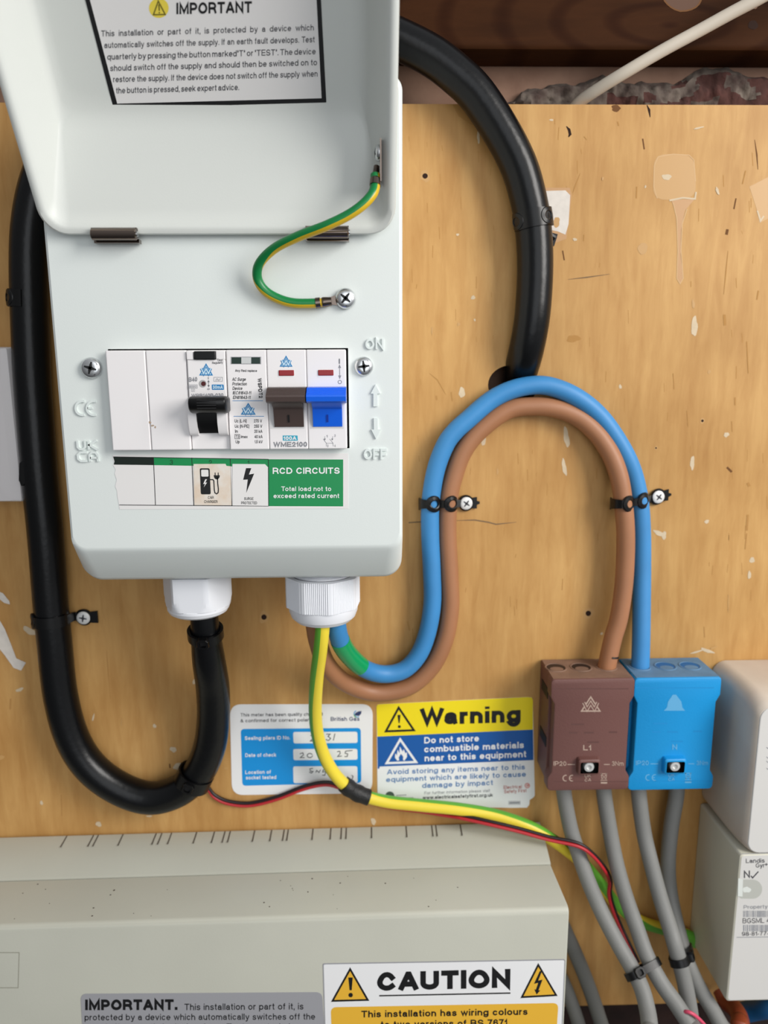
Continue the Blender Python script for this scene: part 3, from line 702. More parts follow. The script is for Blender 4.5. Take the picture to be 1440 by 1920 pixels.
# twin red and black wire
tw = [(384, 1462, -1.3, 1), (392, 1480, -1.4, 1), (404, 1494, -1.5, 1), (430, 1505, -1.6, 1), (470, 1508, -1.8, 1), (520, 1496, -2.6, 1), (570, 1477, -3, 1), (610, 1469, -3.4, 1), (638, 1476, -3.8, 1), (664, 1492, -4, 1), (720, 1510, -4, 1), (790, 1519, -5, 1), (840, 1527, -8, 1), (868, 1532, -12, 1), (922, 1544, -17, 1), (976, 1557, -20, 1), (1030, 1572, -23, 1), (1084, 1584, -26, 1),
      (1112, 1603, -26, 1), (1135, 1631, -22.5, 1), (1144, 1652, -15.5, 1), (1143, 1676, -14, 1), (1150, 1704, -15, 1), (1165, 1741, -19, 1), (1181, 1775, -25, 1), (1196, 1806, -30, 1)]
ax = spline([P(a, c, y) for a, c, y, _ in tw], 7)
t = empty('twin_wire', ax[0], 'thin red and black twin wire trailing under the earth cable', 'wire')
red, blk2 = [], []
for i, p in enumerate(ax):
    d = (ax[min(i+1, len(ax)-1)] - ax[max(i-1, 0)]).normalized(); s = d.cross(Vector((0, 1, 0)))
    s = Vector((s.x, 0, s.z)).normalized()
    if s.z < 0 and i < 12*7: s = -s
    f = min(1, max(0, (i/7 - 10)/4)); f2 = min(1, max(0, (i/7 - 18)/2))
    o = Vector((0, .75*f, 1*(1 - .25*f))).normalized() if i/7 < 18 else Vector((f2*.8, .6, .7*(1 - f2))).normalized()
    red.append(p - o*.95); blk2.append(p + o*.95)
b = MB(); b.tube(red, 1.0, REDW, 12); b.build('red_core', t)
b = MB(); b.tube(blk2, 1.0, BLKW, 12); b.build('black_core', t)
cable('white_cable', [(1070, 214, 12), (1086, 192, 7), (1120, 168, 0), (1170, 137, -7), (1240, 96, -12), (1310, 58, -16), (1370, 25, -20), (1425, -4, -24), (1480, -35, -28), (1600, -100, -34), (1800, -200, -40)], 3.05, WHTC, 'white flex running up across the dark joist from behind the board', 'cable')
cable('pink_wire', [(1268, 1902, -60), (1284, 1897, -66), (1297, 1900, -68), (1311, 1911, -68), (1324, 1927, -68), (1330, 1950, -68)], 1.0, PINKW, 'pinkish red thin wire crossing a grey cable at the bottom edge', 'wire', 8, 12)
cable('orange_brown_cable', [(1352, 1858, -10), (1362, 1878, -16), (1378, 1892, -24), (1388, 1912, -34), (1391, 1950, -42), (1440, 2150, -26), (1460, 2500, -24)], 5.2, ORNG, 'reddish brown cable bending down below the meter', 'cable')
cable('dark_blue_cable', [(1396, 1898, -8), (1418, 1893, -14), (1445, 1889, -22), (1490, 1884, -26)], 6.0, DBLU, 'dark blue cable running sideways below the meter', 'cable')

# ================================================================== CLIPS, BANDS AND TIES
class Band:
    """perforated strap following a cross-section curve; s along it (mm), w across (mm), h outward"""
    def __init__(s, pts, across):
        s.p = spline(pts, 10); s.a = across.normalized(); s.L = [0]
        for i in range(1, len(s.p)): s.L.append(s.L[-1] + (s.p[i] - s.p[i-1]).length)
        s.b = MB()
    def at(s, q, w, h):
        q = max(0, min(q, s.L[-1] - 1e-4)); i = 0
        while s.L[i+1] < q: i += 1
        t = (q - s.L[i])/(s.L[i+1] - s.L[i]); p = s.p[i].lerp(s.p[i+1], t)
        j0, j1 = max(i-1, 0), min(i+2, len(s.p)-1)
        d = (s.p[j1] - s.p[j0]).normalized(); n = d.cross(s.a).normalized()
        if s.flip: n = -n
        return p + s.a*w + n*h
    flip = False
    def near(s, pt):
        i = min(range(len(s.p)), key=lambda k: (s.p[k] - pt).length); return s.L[i]
    def strip(s, q0, q1, w0, w1, th=1.0, m=None, n=10):
        rings = []
        for i in range(n + 1):
            q = q0 + (q1 - q0)*i/n; w = w0 + (w1 - w0)*i/n
            rings.append([s.at(q, -w, 0), s.at(q, w, 0), s.at(q, w, th), s.at(q, -w, th)])
        s.b.loft(rings, m or BLACKP, True, True)
    def ring(s, q, ri, ro, th=1.35, m=None, n=28):
        rings = []
        for i in range(n):
            a = 2*math.pi*i/n; c, d = math.cos(a), math.sin(a)
            rings.append([s.at(q + c*ri, d*ri, 0), s.at(q + c*ri, d*ri, th), s.at(q + c*(ri + .5), d*(ri + .5), th + .25), s.at(q + c*(ro - .5), d*(ro - .5), th), s.at(q + c*ro, d*ro, th*.6), s.at(q + c*ro, d*ro, 0)])
        s.b.loft(rings, m or BLACKP, wrap=True)
    def disc(s, q, r, h, m, n=24):
        s.b.add([s.at(q + r*math.cos(2*math.pi*i/n), r*math.sin(2*math.pi*i/n), h) for i in range(n)], [list(range(n))], m)

def tail_clip(label, pts, holes, spx, torn):
    """pts (px,row,y) over both cables; holes px of rings; spx the screw"""
    pr = [P(*q) for q in pts]
    bd = Band(pr, Vector((0, 0, 1))); bd.flip = False
    mid = bd.at(bd.L[-1]/3, 0, 1) - bd.at(bd.L[-1]/3, 0, 0)
    if mid.y > 0: bd.flip = True
    t = empty('cable_clip', P(*pts[-1]), label, 'cable clip', 'black perforated band clips on the blue and brown cables')
    qs = [bd.near(P(*h)) for h in holes]; sq = bd.near(P(*spx))
    seq = [0] + qs + [sq]
    bd.strip(0, qs[0] - 3.2, 3.6, 2.2)
    for a, c in zip(qs + [sq], (qs + [sq])[1:]): bd.strip(a + 2.6, c - 2.6, 2.1, 2.1)
    for q in qs: bd.ring(q, 2.15, 4.7)
    bd.ring(sq, 1.6, 4.7)
    bd.strip(sq + 3, min(bd.L[-1], sq + 6.4), 2.9, 3.3)
    bd.strip(sq + 6.2, min(bd.L[-1], sq + 8), 1.2, .6)
    bd.b.build('strap', t)
    c = bd.at(sq, 0, 1.3); n = (bd.at(sq, 0, 2.3) - c)
    s = MB(); screw(s, c, 3.7, n, mat('bright_zinc', 'E0E0DE', 0.4, .15), INK, .15, .3); s.build('screw', t)
tail_clip('black band clip at the left leg of the blue and brown arch', [(788.5, 945, -3), (788, 945, -8), (794, 945, -12.6), (806, 945, -14.2), (818, 945, -12.6), (825, 945, -10.4), (833, 945, -11), (841, 945, -11.3), (851, 944, -9.4), (858, 944, -5), (863, 943, -1.8), (873, 943, -.8), (905, 942, -.6)],
          [(811, 945, -12), (848, 944, -11)], (874, 943, -.8), 1)
tail_clip('black band clip at the right leg of the blue and brown arch', [(1147, 944, -4), (1147, 944, -9), (1151, 945, -13), (1160, 945, -16.2), (1169, 945, -16.9), (1180, 944, -14.6), (1187, 942, -11.4), (1198, 940, -11.0), (1208, 938, -9.2), (1216, 936, -4.5), (1220, 934, -2), (1232, 931, -.9), (1262, 926, -.7)],
          [(1173, 945, -14), (1207, 938, -10)], (1233, 931, -.9), 2)

def tube_frame(p, target):
    i = min(range(1, len(p)-1), key=lambda k: (p[k] - target).length)
    t = (p[i+1] - p[i-1]).normalized(); fr = Vector((0, -1, 0)); fr = (fr - t*fr.dot(t)).normalized()
    return p[i], t, fr, t.cross(fr)
def arc_band(c, t, fr, sd, r, a0, a1, n=12):
    return [c + (fr*math.cos(q) + sd*math.sin(q))*r for q in (math.radians(a0 + (a1 - a0)*i/n) for i in range(n + 1))]
def cable_clip(label, target, a0, a1, ext, rings, r=9.6, w=3.2, srow=None, screw_at=None, th=1.0):
    c, t, fr, sd = tube_frame(blackp, target)
    if sd.x < 0: sd = -sd
    pts = arc_band(c, t, fr, sd, r, a0, a1) + ext
    bd = Band(pts, t)
    q = bd.at(2, 0, 1) - bd.at(2, 0, 0)
    if q.dot(bd.at(2, 0, 0) - c) < 0: bd.flip = True
    e = empty('cable_clip', c, label, 'cable clip', 'black band clips on the thick black cable')
    def s_of(a): return math.radians(a - a0)*r if a1 > a0 else math.radians(a0 - a)*r
    bd.strip(0, math.radians(abs(a1 - a0))*r, w, w, th, n=26)
    for a in rings: bd.ring(s_of(a), 2.0, 4.6, th + .35); bd.disc(s_of(a), 2.0, th + .06, BLACKM)
    if screw_at is not None:
        q = bd.near(screw_at)
        bd.strip(math.radians(abs(a1 - a0))*r - .5, q - 3, 2.6, 2.6, th); bd.ring(q, 1.6, 4.9, th + .3); bd.strip(q + 3.5, bd.L[-1], 3.2, 3.6, th)
    bd.b.build('strap', e)
    if screw_at is not None:
        c2 = bd.at(q, 0, th + .3); n2 = bd.at(q, 0, th + 1.3) - c2
        s = MB(); screw(s, c2, 3.9, n2, mat('bright_zinc', 'E0E0DE', 0.4, .15), INK, .6, .3); s.build('screw', e)
    return e, bd
cable_clip('black band clip beside the white left edge of the box, near the hinges', P(54, 562, YB), -100, 2, [], [-48], w=4.2)
cable_clip('black clip low on the left cable, screwed to the board below the box', P(98, 1157, YB), -100, 72, [P(136, 1156, -4), P(142, 1156, -1.2), P(158, 1157, -.8), P(184, 1156, -.7)], [-62], screw_at=P(158, 1157, -.8))
e, bd = cable_clip('black band clip on the upper right of the cable by the white paint patch', P(998, 413, YB), -80, 88, [], [38, -64], w=4.4)
b = MB()
b.tube([P(1024, 425, -2), P(1030, 440, -1.6), P(1040, 447, -1.4)], 1.6, BLACKP, 8)
b.prism([P(1031, 436, -.6), P(1045, 440, -.6), P(1038, 462, -.6), (P(1032, 460, -.6))], Vector((0, -1.2, 0)), BLACKP); b.build('torn_end', e)
b = MB(); c = P(22, 885, -2)
e = empty('cable_clip', P(40, 890, -2), 'black clip edge poking from under the left cable beside the white cover', 'cable clip', 'black band clips on the thick black cable')
b.prism([P(38, 868, -17.2), P(46, 862, -17.2), P(50, 880, -17.2), P(50, 905, -17.2), P(42, 911, -17.2), (P(37, 900, -17.2))], Vector((0, -1.2, 0)), BLACKP); b.build('strap', e)

def wrap(name, c, t, r, w, m, label, cat, head=None, th=1.2, group=None, rx=None, sdv=None):
    """strap loop round a cable (or a pair when rx > r)"""
    fr = Vector((0, -1, 0)); fr = (fr - t*fr.dot(t)).normalized(); sd = t.cross(fr)
    if sd.x < 0: sd = -sd
    if sdv is not None: sd = (sdv - t*sdv.dot(t)).normalized(); fr = sd.cross(t); fr = fr if fr.y < 0 else -fr
    rx = rx or r; n = 44; b = MB(); rings = []
    def pt(q, k):
        cx, cy = math.cos(q), math.sin(q)
        base = (rx - r)*(1 if cx > 0 else -1)*min(1, abs(cx)*2.2)
        return c + sd*(base + (r + k)*cx) + fr*((r + k)*cy)
    for i in range(n):
        q = 2*math.pi*i/n
        rings.append([pt(q, .05) - t*w, pt(q, .05) + t*w, pt(q, th) + t*w, pt(q, th) - t*w])
    b.loft(rings, m, wrap=True)
    e = empty(name, c, label, cat, group)
    b.build('strap', e)
    if head is not None:
        hx, size = head; h = MB()
        hc = c + sd*hx + fr*(r + th*.4); s2 = size
        def ringh(k, d): return [hc + sd*(a*s2*k) + t*(bb*s2*k*.95) + fr*d for a, bb in ((-1, -.6), (-.6, -1), (.6, -1), (1, -.6), (1, .6), (.6, 1), (-.6, 1), (-1, .6))]
        h.loft([ringh(1, -.8), ringh(1, 1.6), ringh(.88, 2.3)], m, True, False)
        h.loft([ringh(.88, 2.3), ringh(.55, 2.3), ringh(.5, 1.0)], m, False, False)
        rb = ringh(.5, 1.0); h.add(rb, [list(range(8))], BLACKM)
        h.build('buckle', e)
    return e
c, t, fr, sd = tube_frame(blackp, P(384, 1186, -41))
wrap('cable_tie', c, t, 8.0, 2.6, BLACKP, 'black tie round the cable just below the left gland', 'cable tie', (0.5, 3.2), 1.5, 'black cable ties')
c, t, fr, sd = tube_frame(blackp, P(372, 1462, -12.5))
t2 = (t + sd*(-.25)).normalized()
wrap('cable_clip', c, t2, 9.7, 4.2, BLACKP, 'black band wrapped round the bottom bend of the thick cable', 'cable clip', (-1.0, 3.4), 1.2)
def pair_tie(px, py, y, pa, pb, rx, hx, label):
    tgt = P(px, py, y)
    ca, ta, _, _ = tube_frame(pa, tgt); cb, tb, _, _ = tube_frame(pb, tgt)
    t = (ta + tb).normalized(); c = (ca + cb)/2
    dlt = cb - ca; dlt = dlt - t*dlt.dot(t)
    if dlt.x < 0: dlt = -dlt
    wrap('cable_tie', c, t, 4.7, 2.0, BLACKP, label, 'cable tie', (hx, 3.0), 1.3, 'black cable ties', rx=4.7 + dlt.length/2, sdv=dlt)
pair_tie(1198, 1818, -48, gp[0], gp[1], 9, -4.5, 'black tie bundling the two grey cables from the brown block')
pair_tie(1270, 1790, -42, gp[2], gp[3], 7, -2.5, 'black tie bundling the two grey cables from the blue block')

# ================================================================== WHITE CONSUMER UNIT
YF = -80.0
bx0 = (X(100, 650, YF) + X(80, 440, YF) + X(125, 950, YF))/3
bx1 = (X(755, 450, YF) + X(756, 800, YF))/2
bzt = Z(745, 118, YF); bzb = Z(450, 1086, -66); bzbev = Z(450, 1029, YF)
print('unit', bx0, bx1, bzt, bzb, 'resid', X(80, 440, YF), X(100, 650, YF), X(125, 950, YF), X(755, 450, YF), X(756, 1000, YF))
cu = empty('consumer_unit', ((bx0 + bx1)/2, 0, bzb), 'white metal consumer unit with its lid open and a row of switches', 'consumer unit')
MX = [203.5, 277.8, 353.5, 427.4, 502.4, 576.0, 649.8]
YM = -85.0
mx = [X(q, 750, YM) for q in MX]
mzt = (Z(300, 656, YM) + Z(600, 656, YM))/2; mzb = (Z(300, 844, YM) + Z(600, 842, YM))/2
b = MB()
n = 8
R = [rr(bx0, bx1, bzb, bzt, 9, 0, n), rr(bx0, bx1, bzb, bzt, 9, -60, n), rr(bx0, bx1, bzb + .6, bzt, 9, -66, n), rr(bx0, bx1, bzb + 2.5, bzt - 1, 9, -69, n),
     rr(bx0 + .1, bx1 - .1, bzbev - 2.5, bzt - 3, 7, -78.0, n), rr(bx0 + .5, bx1 - .5, bzbev - .8, bzt - 4, 6.5, -79.3, n), rr(bx0 + 1.6, bx1 - 1.6, bzbev + .8, bzt - 5, 6, YF, n), rr(bx0 + 2.2, bx1 - 2.2, bzbev + 1.4, bzt - 5.6, 5.6, YF, n),
     rr(mx[0] - .35, mx[6] + .9, mzb - .3, mzt + .7, .3, YF, n), rr(mx[0] - .35, mx[6] + .9, mzb - .3, mzt + .7, .3, YF + 4, n)]
b.loft(R[:9], WHITE, True, False)
b.loft(R[8:], BLACKM, False, True)
b.build('enclosure', cu, 28)

# raised markings on the cover
def arcpx(cx, cy, r, a0, a1, n=12, ry=None): return [(cx + r*math.cos(math.radians(a0 + (a1-a0)*i/n)), cy + (ry or r)*math.sin(math.radians(a0 + (a1-a0)*i/n))) for i in range(n+1)]
S = Sheet(YF); S.text('ON', (685, 655), (719, 655), 20, EMB, 0.03, 0, extrude=1.0); S.b.build('on_marking', cu, 30)
S = Sheet(YF); S.text('OFF', (682, 861), (725, 861), 20, EMB, 0.03, 0, extrude=1.0); S.b.build('off_marking', cu, 30)
S = Sheet(YF); S.poly([(704, 721), (713, 738), (707.5, 738), (708, 762), (700, 762), (700, 738), (695, 738)], EMB, 1.0, 1.0); S.b.build('arrow_marking', cu, 30)
S = Sheet(YF); S.poly([(705, 823), (696, 805), (701, 805), (700.5, 784), (708, 784), (708.5, 805), (714, 805)], EMB, 1.0, 1.0); S.b.build('arrow_marking', cu, 30)
S = Sheet(YF)
S.stroke(arcpx(156, 765, 13, -75, -285), 4, EMB, .9, thick=.9)
S.stroke(arcpx(177, 765, 13, -75, -285), 4, EMB, .9, thick=.9); S.stroke([(165, 765), (174, 765)], 3.6, EMB, .9, thick=.9)
S.b.build('conformity_marking', cu, 30)
S = Sheet(YF)
for pts in ([(146, 826), (147, 838), (151, 842), (157, 842), (161, 838), (160, 826)], [(167, 826), (168, 843)], [(182, 826), (169, 834), (184, 843)], [(164, 848), (152, 848), (147, 853), (148, 860), (153, 864), (165, 864)], [(170, 865), (169, 853), (173, 848), (180, 848), (184, 853), (185, 865)], [(170, 858), (184, 858)]):
    S.stroke(pts, 4, EMB, .9, thick=.9)
S.b.build('conformity_marking', cu, 30)

# cover screws
for px, py, r, rot in ((173, 690, 4.7, .5), (682, 687, 4.3, .9)):
    b = MB(); screw(b, P(px, py, YF), r, (0, -1, 0), STEEL, BLACKM, rot, .6, True); b.build('cover_screw', cu)

# ---- modules
def rowz(r, y=YM, px=420): return Z(px, r, y)
def module_body(b, i, j, m=MODW, yf=YM, zt_=None, zb_=None, gap=.12):
    b.rbox(mx[i] + gap, mx[j] - gap, zb_ if zb_ is not None else mzb, zt_ if zt_ is not None else mzt, YF + 3, yf, .5, m, .5, 3)
for i in (0, 1):
    b = MB(); module_body(b, i, i + 1, yf=YM + .1*i)
    if i == 1:
        S = Sheet(YM + .1, mb=b)
        for x, y, rx, ry in ((281, 792, 2.4, 2), (286, 798, 3, 1.6), (291, 801, 1.6, 2)): S.poly(blob(x, y, rx, ry, x), mat('grime', 'B09A84', .9), .04)
    o = b.build('blank_cover', cu)
# RCBO
b = MB(); module_body(b, 2, 3, yf=-83.5)
b.rbox(mx[2] + .3, mx[3] - .3, rowz(745), rowz(674), -82, -85.6, .5, MODW, .5, 3)
b.rbox(mx[2] + .3, X(363, 665, YM), rowz(674.5), rowz(657.5), -82, -86, .4, MODW, .4, 3)
b.rbox(X(405, 665, YM), mx[3] - .3, rowz(674.5), rowz(657.5), -82, -85.6, .3, MODW, .3, 3)
xs0, xs1 = X(371.5, 795, -86), X(410, 795, -86)
for x0, x1 in ((mx[2] + .3, xs0), (xs1, mx[3] - .3)):     # curved cheeks
    pf = [(-82, rowz(744)), (-86, rowz(746)), (-88.6, rowz(766)), (-89, rowz(785)), (-88, rowz(803)), (-86.2, rowz(815)), (-82, rowz(816))]
    pf = [(v.x, v.y) for v in spline([(a, c_, 0) for a, c_ in pf], 4)]
    b.loft([[Vector((x, y, z)) for y, z in pf] for x in (x0, x0 + .01, x1 - .01, x1)], MODW, True, True)
S = Sheet(-85.6, mb=b)
S.text('Test', (407, 677), (418, 677), 4.2, INK, 0.01); S.text('Regularly', (398, 682.5), (418, 681.5), 4.2, INK, .01)
S.logo(386.5, 681, 27, 23, LOGO, LOGOL)
S.text('B40', (354, 716), (370, 715), 8.5, mat('print_grey', '85878C', .6), .025)
S.disc(380, 719.5, 7.2, mat('recess_grey', 'A9A9A9', .6), .05); S.disc(381.5, 719.5, 4.4, mat('deep_red', '4A0608', .4), .09)
S.text('I', (390, 711), (391.5, 711), 4, INKL, .02); S.text('o', (389, 731), (393.5, 731), 4.5, INKL, .02)
S.stroke([(391, 715), (391, 724)], 1.2, INKL); S.poly([(391, 712), (393.4, 716.5), (388.6, 716.5)], INKL); S.poly([(391.3, 726.5), (388.9, 722), (393.7, 722)], INKL)
S.stroke([(401, 707.5), (417, 707.5), (417, 715), (401, 715)], .8, INKL, close=True); S.stroke([(404, 712), (407, 709.5), (410, 712), (414, 709.5)], .7, INKL); S.stroke([(404, 714), (407, 711.5), (410, 714), (414, 711.5)], .7, INKL)
S.rrect((397, 721), (419.5, 721), (420, 731), (397.5, 731), 1.5, LOGO, .05); S.text('30mA', (399, 729.3), (418, 729), 6.6, LOGOL, .03)
S.stroke([(354, 721.5), (370, 721.5), (370, 728), (354, 728)], .7, INKL, close=True); S.text('6000', (355.5, 727), (368.5, 727), 4.4, INKL, .01)
S.stroke([(359, 729.5), (365, 729.5), (365, 734), (359, 734)], .6, INKL, close=True); S.text('3', (361, 733.3), (363, 733.3), 3, INKL, .01)
S.text('WRB140B-030', (359, 745), (419, 743.5), 6.5, INKL, .02)
rc = b.build('circuit_breaker', cu, 30)
b = MB(); b.rbox(X(364, 665, -86), X(404, 665, -86), rowz(674, -86), rowz(658.2, -86), -82, -86.6, .3, BLACKP, .4, 3)
b.build('test_button', rc)
b = MB()
pf = [(-84, rowz(745)), (-92, rowz(742.5, -93)), (-96, rowz(745, -96)), (-97.5, rowz(752, -97)), (-97, rowz(764, -97)), (-94.5, rowz(773, -95)), (-90, rowz(775, -90)), (-84, rowz(772))]
pf = [(v.x, v.y) for v in spline([(a, c_, 0) for a, c_ in pf], 3)]
def xx(k): return X(352.5, 758, -96) + (X(424, 758, -96) - X(352.5, 758, -96))*k
cyy = sum(q[0] for q in pf)/len(pf); czz = sum(q[1] for q in pf)/len(pf)
b.loft([[Vector((xx(k), cyy + (y - cyy)*s_, czz + (z - czz)*s_)) for y, z in pf] for k, s_ in ((0, .75), (.025, .93), (.06, 1), (.94, 1), (.975, .93), (1, .75))], BLACKP, True, True)
for q in range(4):
    z = rowz(750 + q*5, -97.4); b.box(xx(.25), xx(.75), -97.7, -96, z - .2, z + .2, BLACKM)
pf = [(-82, rowz(770)), (-88.6, rowz(770)), (-88.3, rowz(785)), (-87, rowz(800)), (-84.5, rowz(812)), (-82, rowz(812))]
b.loft([[Vector((x, y, z)) for y, z in pf] for x in (xs0 + .05, xs1 - .05)], BLACKP, True, True)
b.build('toggle', rc)
# surge protector
b = MB(); module_body(b, 3, 4, yf=-85.4)
S = Sheet(-85.4, mb=b)
S.stroke([(433, 669.5), (489, 669.5), (489, 682.3), (433, 682.3)], 1.2, MGREY, close=True)
S.rect(434, 452.5, 670, 682, GRNI, .05); S.rect(452.5, 471, 670, 682, mat('window_white', 'C9CCCB', .4), .05); S.rect(471, 488, 670, 682, GRNI, .05)
S.justify('Any Red replace', (441, 697), (482, 697.3), 4.6, LBLK, .012, squeeze=.8)
for t_, x1, y in (('AC Surge', 461, 714), ('Protection', 463, 722.7), ('Device', 454.5, 731), ('IEC61643-11', 471.5, 739.5), ('EN61643-11', 470.5, 748)): S.text(t_, (435.5 + (y - 714)*.04, y), (x1, y), 6.2, LBLK, .012, shear=.18)
S.text('WSPDT2', (483.3, 709), (485.5, 746.5), 7.2, LBLK, .03, rot=True)
S.stroke([(436, 751.5), (493, 751.5)], 1, LOGO); S.stroke([(438, 780.5), (495, 780.5)], 1, LOGO)
S.logo(465.5, 755, 29, 22.5, LOGO, LOGOL)
for l, r_, y, lx in (('Uc (L-N)', '275 V', 792, 462.5), ('Uc (N-PE)', '255 V', 802, 467.5), ('In', '20 kA', 811.5, 446), ('', '40 kA', 821.5, 0), ('Up', '1.5 kV', 831, 449.5)):
    if l: S.text(l, (440 + (y - 792)*.05, y), (lx, y), 6, LBLK, .01)
    S.text(r_, (476 + (y - 792)*.04, y), (491.5 + (y - 792)*.03, y), 6, LBLK, .01)
S.text('T2', (442, 821.3), (448.5, 821.3), 5.4, LBLK, .01); S.stroke([(440.5, 814.5), (449.5, 814.5), (449.5, 822.8), (440.5, 822.8)], .8, LBLK, close=True); S.text('Imax', (452, 821.3), (464.5, 821.3), 5.4, LBLK, .01)
b.build('surge_protector', cu, 30)
# main switch
b = MB()
for i in (4, 5):
    module_body(b, i, i + 1, gap=.06, yf=YM - .3)
S = Sheet(YM - .3, mb=b)
# lever wells
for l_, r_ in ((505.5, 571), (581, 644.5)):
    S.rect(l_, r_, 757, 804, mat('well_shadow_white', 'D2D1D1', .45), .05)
S.logo(536.5, 666.5, 25, 21, LOGO, LOGOL)
S.text('100A', (531.5, 825), (556, 825), 7, LABW2, .03, lift=.13); S.rrect((530, 816.5), (558, 816.5), (558.5, 826.3), (530.5, 826.3), 1, CYAN, .06)
S.text('WME2100', (512.5, 838), (576, 837.5), 9.4, mat('print_grey', '85878C', .6), .03)
S.text('I', (635.3, 682), (637.5, 682), 9.5, mat('print_dgrey', '77797E', .6), .03)
S.stroke([(636.7, 690), (637, 704)], 1.3, INKL); S.poly([(636.7, 683), (639.6, 690), (633.8, 690)], INKL); S.poly([(637, 711), (634.2, 704), (640, 704)], INKL)
S.stroke(arcpx(637.2, 716.3, 3.2, 0, 340, 16), 1.3, INKL, close=True)
for pts in ([(606, 823), (612, 831), (612, 837)], [(612, 831), (625, 831)], [(618, 823), (624, 830), (625, 837)], [(609, 818), (609, 824)], [(624, 818), (623, 824)]): S.stroke(pts, .8, INKL)
for q, x, y in (('1', 612, 820), ('3', 627, 819), ('2', 613.5, 838), ('4', 627, 838)): S.text(q, (x, y), (x + 2.4, y), 4.6, INKL, .01)
S.poly([(609, 826), (607, 822.5), (611, 822.5)], INKL); S.poly([(623, 826), (621, 822.5), (625, 822.5)], INKL)
for x0, x1 in ((521, 553.5), (594.5, 627)):
    S.rrect((x0, 692.5), (x1, 692.5), (x1 + .5, 707.5), (x0 + .5, 707.5), 3, LABW2, .05)
ms = b.build('main_switch', cu, 30)
for x0, x1 in ((522.8, 551.5), (596.5, 625.5)):
    b = MB(); b.rbox(X(x0, 700, YM), X(x1, 700, YM), rowz(705.3), rowz(694.5), YM + 1, YM - .75, .3, REDI, .3, 3); b.build('red_indicator', ms)
for x0, x1, sx0, sx1, m, lab in ((499, 572.5, 513.5, 569, BRNS, 'brown lever'), (574.5, 648.5, 586.5, 641.5, BLUS, 'blue lever')):
    b = MB()
    pf = [(-84.5, rowz(726)), (-88, rowz(726.5, -88)), (-92, rowz(728, -92))]
    a0, a1 = (-92, rowz(728, -92)), (-97, rowz(741.5, -97))
    for k in range(5):                                  # ribs on the top of the grip
        t0 = (k + .35)/5; t1 = (k + .65)/5; t2_ = (k + 1)/5
        for tt, dd in ((t0, .45), (t1, .45), (t2_, 0)):
            pf.append((a0[0] + (a1[0] - a0[0])*tt + dd*.8, a0[1] + (a1[1] - a0[1])*tt - dd*.3))
    pf += [(-97.2, rowz(745, -97)), (-96.6, rowz(753.5, -96.5)), (-94.5, rowz(756.5, -94.5)), (-84.5, rowz(757))]
    xa, xb = X(x0, 742, -95), X(x1, 742, -95)
    b.loft([[Vector((x, y, z)) for y, z in pf] for x in (xa, xb)], m, True, True)
    pf = [(-84, rowz(752)), (-94.2, rowz(755.5, -94)), (-92.5, rowz(761, -92.5)), (-88.5, rowz(768, -88.5)), (-87.2, rowz(784, -87)), (-85.8, rowz(801)), (-84, rowz(801))]
    xa, xb = X(sx0, 780, -87), X(sx1, 780, -87)
    b.loft([[Vector((x, y, z)) for y, z in pf] for x in (xa, xb)], m, True, True)
    xm = (xa + xb)/2
    f = lambda r: (lambda p: (p.y, p.z))(P(700, r, -87.2 - (784 - r)*.0812 - .22 if r < 784 else -87.2 + (r - 784)*.0824 - .22))
    b.add([Vector((xm + dx, *f(r))) for dx, r in ((-.4, 777), (.4, 777), (.4, 784), (.4, 791), (-.4, 791), (-.4, 784))], [[0, 1, 2, 5], [5, 2, 3, 4]], BLACKM if m is BRNS else mat('slot_blue', '08329A', .5))
    o = b.build('lever', ms, 25); o['label'] = lab

# ---- circuit strip label
S = Sheet(YF)
S.poly([(212, 853), (653, 849.5), (653, 953.5), (224.5, 955), (222, 940), (220, 930), (219.5, 920), (216, 912), (219, 900), (215, 888), (217, 880), (212, 872), (214, 866), (211.5, 860)], LABW, .15, .14)
S.poly([(212.5, 856.5), (288, 857), (288.5, 872), (213.5, 871), (215, 865)], LGRD, .2)
S.poly([(288, 857), (503.5, 861), (503.5, 875.5), (288.5, 872)], LGR, .2)
S.poly([(503.5, 861), (643.5, 861.5), (643.5, 949.3), (503.5, 948.8)], LGR, .2)
for pts in ([(288, 857), (291.8, 947)], [(359.8, 858), (363.6, 947.5)], [(431.7, 860), (434.8, 948)], [(503.3, 861), (503.8, 949)], [(224, 946.6), (503.5, 948.8)], [(212.5, 856.5), (503.5, 861)]): S.stroke(pts, 1.2, LBLK, .23)
S.text('3', (318.5, 871), (324.5, 871), 9, mat('print_deep_green', '053A20', .5), .0, .25); S.text('2', (391, 871.5), (397.5, 871.5), 9, MATS['print_deep_green'], 0, .25); S.text('1', (464, 872), (467.5, 872), 9, MATS['print_deep_green'], 0, .25)
S.text('RCD CIRCUITS', (511.5, 888.3), (637, 888), 11.6, LABW2, .022, .26)
S.text('Total load not to', (527.5, 920.5), (621, 920.5), 8.6, LABW2, .012, .26)
S.text('exceed rated current', (513, 933.8), (636, 933.5), 8.6, LABW2, .012, .26)
cl = S.build('circuit_label', cu)
S = Sheet(YF - .3)
S.poly([(363, 870), (422.7, 869.7), (424.6, 873.5), (432.3, 874.2), (434, 947.5), (364.5, 947)], mat('sticker_cream', 'E3DCD2', .5, col2='DCC9B4', vscale=180), .05, .1)
S.rrect((374.7, 878), (393.2, 878), (395.3, 926.8), (376.7, 926.8), 3, LBLK, .1); S.rrect((377.2, 880.6), (390.8, 880.6), (391.2, 893.5), (377.6, 893.5), 2, LABW, .14)
S.poly([(385, 898.5), (381, 907.5), (384.6, 907), (382.2, 913.5), (388.5, 904.5), (385, 905), (388.2, 898.5)], LABW, .14)
